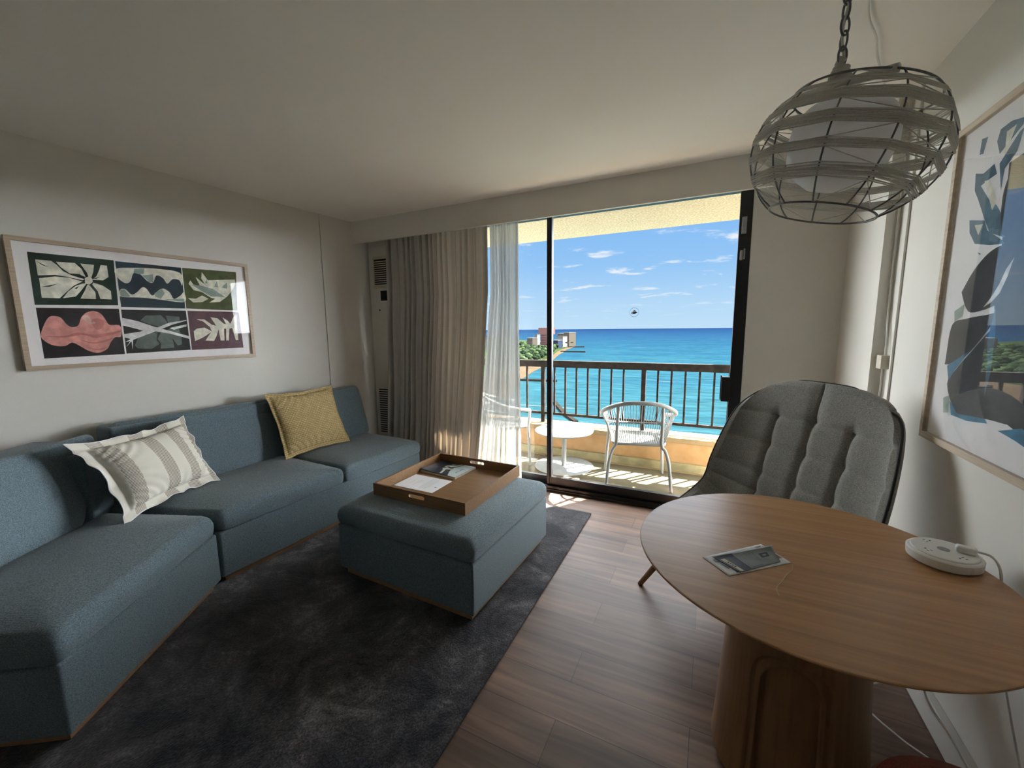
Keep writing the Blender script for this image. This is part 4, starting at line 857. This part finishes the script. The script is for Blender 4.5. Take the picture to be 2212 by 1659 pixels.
MB().tube([hx+Vector((0,0,.02)), hx+Vector((0,0,-.012)), hx+Vector((0,0,-.05))], [.012,.017,.022], 16).build('socket', 'white_plastic', la, smooth=True)
MB().lathe([(0,-.125),(.03,-.122),(.065,-.108),(.095,-.078),(.112,-.038),(.114,0),(.104,.04),(.082,.072),(.05,.092),(.024,.098),(.022,.104),(0,.104)], (hx.x+.012, hx.y, hx.z-.127), 48).build('globe_shade', 'globe', la, smooth=True)
kn = MB()
rnd = random.Random(3)
for k in range(7):
    z = hx.z-.03+.011*k; rr_ = .016+.004*math.sin(k*1.9)
    kn.tube([(hx.x+rr_*math.cos(t), hx.y+rr_*math.sin(t), z+.004*math.sin(t+k)) for t in [2*PI*i/16 for i in range(16)]], .0062, 8, closed=True)
kn.tube([hx+Vector((.004,0,0)), hx+Vector((-.004,.003,.05)), hx+Vector((.002,-.002,.060))], .010, 8)
kn.build('rope_knot', 'rope', la, smooth=True)
for k in range(16):
    zc = hx.z+.064+.0335*k
    if lc.z+zc > HZ-.03: break
    rot = (k % 2)*PI/2+.5
    link = []
    for i in range(20):
        t = 2*PI*i/20; x = .0105*math.cos(t); z = .0215*math.sin(t)
        link.append((hx.x+x*math.cos(rot), hx.y+x*math.sin(rot), zc+z))
    MB().tube(link, .0026, 6, closed=True).build('chain_link', 'cage', la, smooth=True)
MB().tube([(hx.x+.004*math.cos(k*.9), hx.y+.004*math.sin(k*.9), hx.z+.05+.02*k) for k in range(25)], .003, 6).build('chain_cord', 'rope', la, smooth=True)
MB().lathe([(0,0),(.055,0),(.055,-.012),(.03,-.025),(0,-.025)], (hx.x, hx.y, HZ-lc.z-.0005), 32).build('canopy', 'white_paint', la, smooth=True)
tag(MB().tube(cr([(.34,1.46,2.508),(.37,1.65,2.508),(.411,1.867,2.508),(.448,1.988,2.508),(.497,2.103,2.508),(.553,2.28,2.508),(.688,2.62,2.508),(.768,2.665,2.490),(.786,2.677,2.40),(.787,2.676,1.9),(.787,2.672,1.55),(.786,2.645,1.36),(.785,2.64,1.28)], 8), .0038, 8).build('lamp_cord', 'cord', smooth=True), 'white lamp cord running over the ceiling and down the corner column', 'cord')
tag(MB().tube(cr([(.786,2.66,1.24),(.787,2.66,1.12),(.787,2.672,.95),(.787,2.665,.6),(.787,2.66,.2)], 8), .0036, 8).build('lamp_cord', 'cord', smooth=True), 'white cord hanging below the inline switch box behind the armchair', 'cord')
sw = thing('cord_switch', 'small cream switch box on the cord beside the corner column', 'switch', (XR-.002, 2.645, 1.262))
MB().box(-.034, 0, -.032, .032, -.034, .034).build('box', 'cream_plastic', sw, bevel=.003)
MB().box(-.022, -.012, .032, .036, -.012, .008).build('toggle', 'white_plastic', sw, bevel=.001)
tag(MB().box(XR-.010, XR-.0005, 2.575, 2.592, .11, HZ-.001).build('cable_raceway', 'wall', bevel=.002), 'slim painted cable channel on the wall beside the corner column', 'cable channel')

# ------------------------------------------------------------------ balcony
struct('balcony_floor', 'sunlit cream balcony floor slab', 'floor', MB().box(-7, 3.0, 3.46, 4.56, -.25, .0), 'balfloor')
struct('balcony_soffit', 'rough beige stucco slab over the balcony', 'ceiling', MB().box(-7, 3.0, 3.457, 4.575, 2.452, 2.75), 'soffit')
struct('roof_slab', 'slab above the room', 'roof', MB().box(-4.2, 1.0, -2.6, 3.46, HZ+.12, HZ+.35), 'coping')
b = MB().box(-7, 3.0, 4.30, 4.56, 0, .285)
o = struct('balcony_parapet', 'low peach stucco parapet below the railing', 'parapet', b, 'peach')
MB().box(-7, 3.0, 4.285, 4.57, .285, .338).build('coping', 'coping', o, bevel=.006)
MB().box(-7, 3.0, 4.262, 4.30, .001, .085).build('kerb', 'kerb', o, bevel=.004)
MB().box(-7, 3.0, 4.225, 4.262, .0005, .004).build('drain_line', 'coping', o)
struct('sun_blocker_panel', 'added unseen peach panel blocking the sun at the right end of the balcony', 'column', MB().box(.235, .95, 4.60, 4.72, 1.25, 2.75), 'peach')  # added out of view to keep sun off the right part of the floor
struct('outer_wall', 'cream outer wall of the neighbouring room', 'wall', MB().box(-7, -3.6, 3.307, 3.457, 0, 2.75).box(.95, 3.0, 3.307, 3.457, 0, 2.75), 'coping')
rl = thing('balcony_railing', 'bronze metal railing with thin balusters on the parapet', 'railing', (-1.2, 4.45, .338))
def rb_(x0, x1, y0, y1, z0, z1): return MB().box(x0+1.2, x1+1.2, y0-4.45, y1-4.45, z0-.338, z1-.338)
rb_(-7, 3.0, 4.415, 4.475, .998, 1.075).build('top_rail', 'rail', rl, bevel=.003)
rb_(-7, 3.0, 4.432, 4.462, .432, .460).build('bottom_rail', 'rail', rl, bevel=.002)
posts = [-.621+1.143*k for k in range(-5, 4)]
for x in posts: rb_(x-.022, x+.022, 4.425, 4.469, .338, .998).build('post', 'rail', rl)
bal = [x+.1316*(j+.5)+.0 for x in posts for j in range(9)]
for x in posts:
    for j in range(1, 8):
        xx = x+.143+(1.143-.286)/6.5*(j-1)*1.0
        if xx < x+1.1: rb_(xx-.0095, xx+.0095, 4.437, 4.457, .460, .998).build('baluster', 'rail', rl)

# outdoor chairs
def outdoor_chair(label, loc, rz):
    r = thing('outdoor_armchair', label, 'outdoor chair', loc, rz, 'white outdoor armchairs on the balcony')
    hoop = cr([(-.285,.235,.600),(-.315,.10,.625),(-.325,-.05,.665),(-.285,-.19,.725),(-.16,-.275,.785),(0,-.30,.802),(.16,-.275,.785),(.285,-.19,.725),(.325,-.05,.665),(.315,.10,.625),(.285,.235,.600)], 8)
    MB().tube(hoop, .0185, 10).build('arm_hoop', 'out_white', r, smooth=True)
    sf = [(x, y, .415) for x, y in rrect(-.225, .225, -.20, .235, .05, 5)]
    MB().tube(sf, .016, 8, closed=True).build('seat_frame', 'out_white', r, smooth=True)
    for sx in (-1, 1):
        MB().tube(cr([(sx*.185,-.262,.765),(sx*.19,-.235,.62),(sx*.195,-.205,.415),(sx*.225,-.215,.36),(sx*.255,-.232,.25),(sx*.279,-.25,0)], 6), .0145, 8).build('leg', 'out_white', r, smooth=True)
    for sx in (-1, 1):
        MB().tube(cr([(sx*.288,.235,.600),(sx*.265,.232,.50),(sx*.25,.228,.415),(sx*.262,.232,.25),(sx*.275,.24,0)], 6), .0145, 8).build('leg', 'out_white', r, smooth=True)
    MB().tube(cr([(-.29,-.02,.585),(-.255,-.14,.60),(-.19,-.215,.612),(0,-.245,.618),(.19,-.215,.612),(.255,-.14,.60),(.29,-.02,.585)], 6), .009, 8).build('back_band', 'out_white', r, smooth=True)
    cd_ = MB(); HP = [Vector(h) for h in hoop]
    acc = [0]
    for a, b_ in zip(HP, HP[1:]): acc.append(acc[-1]+(b_-a).length)
    N = 52
    for i in range(N):
        s_ = acc[-1]*(.10+.80*i/(N-1)); k = max(q for q in range(len(acc)) if acc[q] <= s_); k = min(k, len(HP)-2)
        q = HP[k].lerp(HP[k+1], (s_-acc[k])/max(1e-9, acc[k+1]-acc[k]))
        if q.y < -.16: bpt = Vector((q.x*.70, -.20, .415))
        else: bpt = Vector((math.copysign(.225, q.x), max(-.18, min(.2, q.y*1.05-.01)), .415))
        cd_.tube([q, bpt], .0032, 5)
    cd_.build('cord_back', 'out_white', r, smooth=True)
    st_ = MB()
    for i in range(26):
        y = -.185+.40*i/25; st_.tube([(-.222,y,.420),(0,y,.409),(.222,y,.420)], .0068, 6)
    st_.build('woven_seat', 'out_white', r, smooth=True)
    return r
outdoor_chair('white cord back armchair seen whole from behind on the balcony', (-.582,3.835,.001), R(14))
outdoor_chair('white cord back armchair half hidden by the sheer curtain on the balcony', (-2.03,3.87,.001), R(-48))
bt = thing('side_table', 'round white metal side table between the balcony chairs', 'side table', (-1.335, 3.955, .001))
MB().lathe([(0,.378),(.295,.378),(.303,.384),(.303,.390),(.298,.394),(0,.394)], n=72).build('tabletop', 'out_white', bt)
MB().lathe([(.024,.008),(.024,.378)], n=24).build('stem', 'out_white', bt, smooth=True)
MB().lathe([(0,0),(.305,0),(.308,.004),(.303,.008),(0,.009)], n=72).build('base_disc', 'out_white', bt)

# ------------------------------------------------------------------ sea, shore, city
SEA = -58.0
def mat_sea():
    m = base('sea_water', (40,150,190), .5, spec=0); nt = NT(m); b = nt.n['Principled BSDF']
    geo = nt.new('ShaderNodeNewGeometry'); sp = nt.new('ShaderNodeSeparateXYZ'); nt.link(geo.outputs['Position'], sp.inputs[0])
    r = nt.new('ShaderNodeValToRGB'); e = r.color_ramp.elements
    dv_ = nt.new('ShaderNodeMath'); dv_.operation = 'LOGARITHM'; dv_.inputs[1].default_value = 10; nt.link(sp.outputs[1], dv_.inputs[0])
    mr = nt.new('ShaderNodeMapRange'); mr.inputs[1].default_value = 2.2; mr.inputs[2].default_value = 4.1; nt.link(dv_.outputs[0], mr.inputs[0])
    e[0].position = 0; e[0].color = (*s2l((128,206,222)), 1); e[1].position = 1; e[1].color = (*s2l((62,110,176)), 1)
    for p, c in ((.20,(110,196,222)),(.42,(88,172,214)),(.62,(78,148,204)),(.8,(70,126,192))): x = e.new(p); x.color = (*s2l(c), 1)
    mp = nt.new('ShaderNodeMapping'); mp.inputs['Scale'].default_value = (.004,.010,1); nt.link(geo.outputs['Position'], mp.inputs['Vector'])
    n = nt.new('ShaderNodeTexNoise'); n.inputs['Scale'].default_value = 1.6; n.inputs['Detail'].default_value = 6; nt.link(mp.outputs[0], n.inputs['Vector'])
    mul = nt.new('ShaderNodeMath'); mul.operation = 'MULTIPLY_ADD'; mul.inputs[1].default_value = .5; mul.inputs[2].default_value = -.25; nt.link(n.outputs['Fac'], mul.inputs[0])
    ad = nt.new('ShaderNodeMath'); ad.operation = 'ADD'; nt.link(mr.outputs[0], ad.inputs[0]); nt.link(mul.outputs[0], ad.inputs[1]); nt.link(ad.outputs[0], r.inputs['Fac'])
    mp2 = nt.new('ShaderNodeMapping'); mp2.inputs['Scale'].default_value = (.02,.09,1); mp2.inputs['Rotation'].default_value = (0,0,R(14)); nt.link(geo.outputs['Position'], mp2.inputs['Vector'])
    n2 = nt.new('ShaderNodeTexNoise'); n2.inputs['Scale'].default_value = 1.5; n2.inputs['Detail'].default_value = 9; n2.inputs['Distortion'].default_value = 1.2; nt.link(mp2.outputs[0], n2.inputs['Vector'])
    m2 = nt.new('ShaderNodeMapRange'); m2.inputs[1].default_value = .3; m2.inputs[2].default_value = .7; m2.inputs[3].default_value = .62; m2.inputs[4].default_value = 1.25; nt.link(n2.outputs['Fac'], m2.inputs[0])
    vm = nt.new('ShaderNodeVectorMath'); vm.operation = 'SCALE'; nt.link(r.outputs['Color'], vm.inputs[0]); nt.link(m2.outputs[0], vm.inputs['Scale'])
    # foam streaks
    mp3 = nt.new('ShaderNodeMapping'); mp3.inputs['Scale'].default_value = (.006,.05,1); mp3.inputs['Rotation'].default_value = (0,0,R(8)); nt.link(geo.outputs['Position'], mp3.inputs['Vector'])
    n3 = nt.new('ShaderNodeTexNoise'); n3.inputs['Scale'].default_value = 1.4; n3.inputs['Detail'].default_value = 4; nt.link(mp3.outputs[0], n3.inputs['Vector'])
    r3 = nt.new('ShaderNodeMapRange'); r3.inputs[1].default_value = .70; r3.inputs[2].default_value = .74; nt.link(n3.outputs['Fac'], r3.inputs[0])
    lim = nt.new('ShaderNodeMapRange'); lim.inputs[1].default_value = 3400; lim.inputs[2].default_value = 2400; nt.link(sp.outputs[1], lim.inputs[0])
    fm = nt.new('ShaderNodeMath'); fm.operation = 'MULTIPLY'; nt.link(r3.outputs[0], fm.inputs[0]); nt.link(lim.outputs[0], fm.inputs[1])
    mx = nt.new('ShaderNodeMix'); mx.data_type = 'RGBA'; nt.link(fm.outputs[0], mx.inputs[0]); nt.link(vm.outputs[0], mx.inputs[6]); mx.inputs[7].default_value = (.9,.95,.95,1)
    SCL = nt.new('ShaderNodeVectorMath'); SCL.operation = 'SCALE'; SCL.inputs['Scale'].default_value = SEA_ALB; nt.link(mx.outputs[2], SCL.inputs[0])
    nt.link(SCL.outputs[0], b.inputs['Base Color'])
    bp = nt.new('ShaderNodeBump'); bp.inputs['Strength'].default_value = .3; bp.inputs['Distance'].default_value = 2; nt.link(n2.outputs['Fac'], bp.inputs['Height']); nt.link(bp.outputs['Normal'], b.inputs['Normal'])
    return m
SEA_ALB = .0275
mb = MB(); mb.add([(-16000,-200,SEA),(16000,-200,SEA),(16000,14500,SEA),(-16000,14500,SEA)], [(0,1,2,3)])
struct('sea', 'turquoise to blue sea beyond the balcony', 'sea', mb, mat_sea())
M['sand'] = noisy('beach_sand', (37,31,23), (43,37,29), .05, .95, spec=0)
M['land'] = noisy('park_ground', (16,24,11), (26,36,18), .03, .95, spec=0)
mb = MB(); shore = [(-150,300),(-178,370),(-194,416),(-202,449),(-218,514),(-230,579),(-246,650),(-273,749),(-301,851),(-318,930),(-352,1060),(-372,1180),(-392,1260),(-470,1420),(-900,1900),(-3200,3000),(-3200,300)]
mb.prism(shore[::-1], SEA-2, SEA+.8); struct('beach', 'pale sand strip along the park', 'beach', mb, 'sand')
mb = MB(); inl = [(-210,300),(-250,380),(-262,430),(-262,480),(-262,560),(-264,650),(-290,760),(-316,860),(-336,930),(-368,1060),(-388,1180),(-408,1250),(-490,1410),(-900,1860),(-3190,2950),(-3190,300)]
mb.prism(inl[::-1], SEA-1, SEA+2.2); struct('park_land', 'green park land behind the beach', 'ground', mb, 'land')
M['jetty'] = noisy('jetty_concrete', (17,16,14), (23,22,20), .4, .9, spec=0)
M['bldg_white'] = noisy('building_white', (62,62,63), (67,67,68), .3, .9, spec=0)
M['bldg_tan'] = noisy('building_tan', (42,38,33), (47,43,38), .3, .9, spec=0)
M['bldg_pink'] = noisy('building_pink', (58,40,39), (63,45,43), .3, .9, spec=0)
M['bldg_blue'] = noisy('building_blue_grey', (22,26,36), (26,30,41), .3, .9, spec=0)
M['win'] = base('building_window', (14,16,21), .6, spec=0)
def seg_wall(name, label, pts, w, h):
    c = pts[0]; mb = MB()
    for a, b_ in zip(pts, pts[1:]):
        A2, B2 = Vector(a), Vector(b_); d = (B2-A2).normalized(); n2 = Vector((-d.y, d.x))*w/2
        mb.prism([tuple(A2-n2-Vector(c)), tuple(B2-n2-Vector(c)), tuple(B2+n2-Vector(c)), tuple(A2+n2-Vector(c))], -1, h)
    o = mb.build(name, 'jetty', loc=(c[0], c[1], SEA)); return tag(o, label, 'jetty')
seg_wall('jetty', 'nearest sea wall running straight out from the beach with a wide end', [(-215,417),(-158,421),(-152,424)], 4, 2.2)
seg_wall('jetty', 'broken diagonal sea wall nearest the balcony', [(-128,345),(-112,305),(-98,280),(-88,262),(-74,242)], 3, 1.4)
seg_wall('jetty', 'long far jetty with a block at its tip', [(-333,957),(-270,955)], 6, 3)
seg_wall('jetty', 'slim jetty behind the long far one', [(-390,1186),(-346,1209)], 6, 3)
def tower(name, label, x, y, w, d, h, mat, floors, bays, rz=0, extra=None):
    r = thing(name, label, 'building', (x, y, SEA+2.25), R(rz))
    MB().box(-w/2, w/2, -d/2, d/2, 0, h).build('walls', mat, r)
    wn = MB(); fh = h/floors; bw = w/bays
    for j in range(floors):
        for i in range(bays): wn.box(-w/2+bw*(i+.22), -w/2+bw*(i+.78), -d/2-.15, -d/2+.1, fh*(j+.3), fh*(j+.75))
    wn.build('windows', 'win', r)
    MB().box(-w/2-.6, w/2+.6, -d/2-.6, d/2+.6, h, h+1.2).build('roof', 'bldg_white' if mat != 'bldg_white' else 'bldg_tan', r)
    return r
tower('hotel_tower', 'tan slab hotel at the tip of the far shore', -398, 1228, 20, 36, 42, 'bldg_tan', 13, 3, -18)
tower('hotel_tower', 'brown stepped hotel wing behind the white hotel', -424, 1232, 22, 20, 39, 'bldg_tan', 12, 4, -18)
tower('hotel_building', 'white stepped hotel on the far shore', -407, 1178, 24, 22, 31, 'bldg_white', 9, 5, -18)
tower('hotel_building', 'low blue grey block in front of the white hotel', -391, 1090, 22, 20, 22, 'bldg_blue', 7, 6, -18)
pt = tower('hotel_tower', 'pink flared tower at the left of the far shore', -420, 1085, 26, 22, 38, 'bldg_pink', 8, 6, -20)
MB().box(-20, 20, -13, 13, 39.3, 58).build('crown', 'bldg_pink', pt)
tower('apartment_building', 'low tan apartment block left of the pink tower', -424, 990, 20, 18, 31, 'bldg_tan', 8, 5, -22)
tower('apartment_building', 'small pale green block beside the pink tower', -428, 1035, 9, 12, 40, 'bldg_white', 9, 2, -22)
tower('apartment_building', 'broad white block at the left among the park trees', -520, 1010, 34, 20, 42, 'bldg_white', 11, 8, -26)
tower('apartment_building', 'white slab block further left above the park', -590, 1060, 30, 18, 36, 'bldg_white', 9, 6, -28)
tower('apartment_building', 'tan block far left beyond the park', -680, 1150, 44, 22, 34, 'bldg_tan', 9, 8, -30)

# park trees: individual crowns, nearest and largest first
M['leaf1'] = noisy('tree_leaves_dark', (10,15,10), (17,24,15), .35, .95, .0, spec=0)
M['leaf2'] = noisy('tree_leaves_mid', (16,24,15), (26,35,22), .35, .95, .0, spec=0)
M['leaf3'] = noisy('tree_leaves_light', (27,35,21), (38,47,30), .35, .95, .0, spec=0)
M['trunk'] = base('tree_trunk', (40,34,27), .9)
rt_ = random.Random(12)
protos = []
for k in range(5):
    mb = MB(); n = 0
    for c in range(9):
        a = rt_.uniform(0, 6.28); rr_ = rt_.uniform(0, 2.2); cx0, cy0, cz0 = rr_*math.cos(a), rr_*math.sin(a), 7+rt_.uniform(-1.6, 2.2); rad = rt_.uniform(2.0, 3.0)
        def bl(u, v, cx0=cx0, cy0=cy0, cz0=cz0, rad=rad):
            t = 2*PI*u; p_ = PI*v; q = 1+.16*math.sin(5*t+3*p_)+.12*math.sin(9*p_+t*2)
            return (cx0+rad*q*math.cos(t)*math.sin(p_), cy0+rad*q*math.sin(t)*math.sin(p_), cz0+rad*.8*q*math.cos(p_))
        mb.grid(bl, 14, 9, cu=True)
    protos.append((mb, ('leaf1','leaf2','leaf3','leaf1','leaf2')[k]))
pro = []
for k, (mb, mt) in enumerate(protos):
    r = thing('park_tree', '', 'tree'); mb.build('crown', mt, r, smooth=True); MB().tube([(0,0,0),(.2,.1,3),(0,0,7)], [.5,.4,.25], 6).build('trunk', 'trunk', r)
    pro.append(r)
spots = []
def inside(x, y, P_):
    c = False; n = len(P_)
    for i in range(n):
        x1, y1_ = P_[i]; x2, y2_ = P_[(i+1) % n]
        if (y1_ > y) != (y2_ > y) and x < (x2-x1)*(y-y1_)/(y2_-y1_)+x1: c = not c
    return c
tries = 0
while len(spots) < 270 and tries < 60000:
    tries += 1; y = rt_.uniform(520, 1200); x = -y*rt_.uniform(.30, .56)
    if not inside(x, y, inl) or x > -y*.33-35 and not inside(x+9, y, inl): continue
    if any((x-a)**2+(y-b_)**2 < 15.5**2 for a, b_ in spots): continue
    if any(abs(x-bx) < 27 and -30 < (y-by) < 26 for bx, by in ((-396,1222),(-404,1180),(-391,1090),(-420,1085),(-424,990),(-520,1010),(-590,1060),(-680,1150),(-416,1232),(-428,1035))): continue
    spots.append((x, y))
spots.sort(key=lambda s: s[1])
used = [False]*5
for i, (x, y) in enumerate(spots):
    k = rt_.randrange(5); src = pro[k]
    if used[k]:
        r = src.copy(); COL.objects.link(r)
        for c in src.children: cc = c.copy(); cc.parent = r; COL.objects.link(cc)
    else: r = src; used[k] = True
    sc_ = rt_.uniform(1.05, 1.45); r.location = (x, y, SEA+2.2); r.scale = (sc_*1.15, sc_*1.15, sc_); r.rotation_euler = (0,0,rt_.uniform(0, 6.28))
    r['label'] = 'bushy green tree in the shoreline park beyond the beach'; r['group'] = 'trees in the shoreline park'; r['category'] = 'tree'
# palms by the point
for i, (x, y) in enumerate([(-372,1128),(-366,1150),(-380,1142),(-384,1165)]):
    r = thing('palm_tree', 'thin palm on the far point beside the hotels', 'palm', (x, y, SEA+1), 0, 'palms at the far point')
    MB().tube([(0,0,0),(.6,0,8),(.2,0,15)], [.5,.35,.3], 6).build('trunk', 'trunk', r)
    pf = MB()
    for k in range(9):
        a = 2*PI*k/9; pf.tube([(.2,0,15),(.2+2.4*math.cos(a),2.4*math.sin(a),16),(.2+4.6*math.cos(a),4.6*math.sin(a),13.6)], [.35,.9,.15], 5)
    pf.build('fronds', 'leaf1', r)

# ------------------------------------------------------------------ light
az, el = R(37), R(49)
sd_ = Vector((math.cos(el)*math.sin(az), math.cos(el)*math.cos(az), math.sin(el)))
sun = bpy.data.objects.new('sun', bpy.data.lights.new('sun', 'SUN')); COL.objects.link(sun)
sun.data.energy = SUN_E; sun.data.angle = R(.6); sun.data.color = (1,.95,.86)
sun.rotation_euler = sd_.to_track_quat('Z', 'Y').to_euler(); sun.location = (5,8,12)
w = bpy.data.worlds.new('sky'); SC.world = w; w.use_nodes = True; nt = NT(w)
for n in list(nt.n): nt.n.remove(n)
out = nt.new('ShaderNodeOutputWorld'); bg = nt.new('ShaderNodeBackground'); nt.link(bg.outputs[0], out.inputs[0])
tc = nt.new('ShaderNodeTexCoord'); sp = nt.new('ShaderNodeSeparateXYZ'); nt.link(tc.outputs['Generated'], sp.inputs[0])
r = nt.new('ShaderNodeValToRGB'); e = r.color_ramp.elements
e[0].position = 0; e[0].color = (*s2l((196,228,252)), 1); e[1].position = 1; e[1].color = (*s2l((96,156,236)), 1)
for p, c in ((.05,(186,222,252)),(.14,(152,202,250)),(.24,(134,190,248)),(.5,(120,180,244))): x = e.new(p); x.color = (*s2l(c), 1)
nt.link(sp.outputs[2], r.inputs['Fac'])
# clouds on a flat layer
zc = nt.new('ShaderNodeMath'); zc.operation = 'ADD'; zc.inputs[1].default_value = .09; nt.link(sp.outputs[2], zc.inputs[0])
dx = nt.new('ShaderNodeMath'); dx.operation = 'DIVIDE'; nt.link(sp.outputs[0], dx.inputs[0]); nt.link(zc.outputs[0], dx.inputs[1])
dy = nt.new('ShaderNodeMath'); dy.operation = 'DIVIDE'; nt.link(sp.outputs[1], dy.inputs[0]); nt.link(zc.outputs[0], dy.inputs[1])
cb = nt.new('ShaderNodeCombineXYZ'); nt.link(dx.outputs[0], cb.inputs[0]); nt.link(dy.outputs[0], cb.inputs[1])
mp = nt.new('ShaderNodeMapping'); mp.inputs['Scale'].default_value = (1.5,1.9,1); mp.inputs['Location'].default_value = (CL_X,CL_Y,0); nt.link(cb.outputs[0], mp.inputs[0])
n = nt.new('ShaderNodeTexNoise'); n.inputs['Scale'].default_value = 1.15; n.inputs['Detail'].default_value = 8; n.inputs['Roughness'].default_value = .6; n.inputs['Distortion'].default_value = .3; nt.link(mp.outputs[0], n.inputs['Vector'])
cr_ = nt.new('ShaderNodeMapRange'); cr_.inputs[1].default_value = .56; cr_.inputs[2].default_value = .68; cr_.interpolation_type = 'SMOOTHSTEP'; nt.link(n.outputs['Fac'], cr_.inputs[0])
fz = nt.new('ShaderNodeMapRange'); fz.inputs[1].default_value = .01; fz.inputs[2].default_value = .10; fz.inputs[4].default_value = .9; nt.link(sp.outputs[2], fz.inputs[0])
cm = nt.new('ShaderNodeMath'); cm.operation = 'MULTIPLY'; nt.link(cr_.outputs[0], cm.inputs[0]); nt.link(fz.outputs[0], cm.inputs[1])
mx = nt.new('ShaderNodeMix'); mx.data_type = 'RGBA'; nt.link(cm.outputs[0], mx.inputs[0]); nt.link(r.outputs['Color'], mx.inputs[6]); mx.inputs[7].default_value = (.93,.96,1,1)
# added glow in the unseen sky overhead, sunward and coastward to light the room
def mrange(src, a, b_, c, d):
    m_ = nt.new('ShaderNodeMapRange'); m_.interpolation_type = 'SMOOTHSTEP'
    for i_, v_ in enumerate((a, b_, c, d)): m_.inputs[i_+1].default_value = v_
    nt.link(src, m_.inputs[0]); return m_.outputs[0]
def addn(a, b_):
    m_ = nt.new('ShaderNodeMath'); m_.operation = 'ADD'; nt.link(a, m_.inputs[0]); nt.link(b_, m_.inputs[1]); return m_.outputs[0]
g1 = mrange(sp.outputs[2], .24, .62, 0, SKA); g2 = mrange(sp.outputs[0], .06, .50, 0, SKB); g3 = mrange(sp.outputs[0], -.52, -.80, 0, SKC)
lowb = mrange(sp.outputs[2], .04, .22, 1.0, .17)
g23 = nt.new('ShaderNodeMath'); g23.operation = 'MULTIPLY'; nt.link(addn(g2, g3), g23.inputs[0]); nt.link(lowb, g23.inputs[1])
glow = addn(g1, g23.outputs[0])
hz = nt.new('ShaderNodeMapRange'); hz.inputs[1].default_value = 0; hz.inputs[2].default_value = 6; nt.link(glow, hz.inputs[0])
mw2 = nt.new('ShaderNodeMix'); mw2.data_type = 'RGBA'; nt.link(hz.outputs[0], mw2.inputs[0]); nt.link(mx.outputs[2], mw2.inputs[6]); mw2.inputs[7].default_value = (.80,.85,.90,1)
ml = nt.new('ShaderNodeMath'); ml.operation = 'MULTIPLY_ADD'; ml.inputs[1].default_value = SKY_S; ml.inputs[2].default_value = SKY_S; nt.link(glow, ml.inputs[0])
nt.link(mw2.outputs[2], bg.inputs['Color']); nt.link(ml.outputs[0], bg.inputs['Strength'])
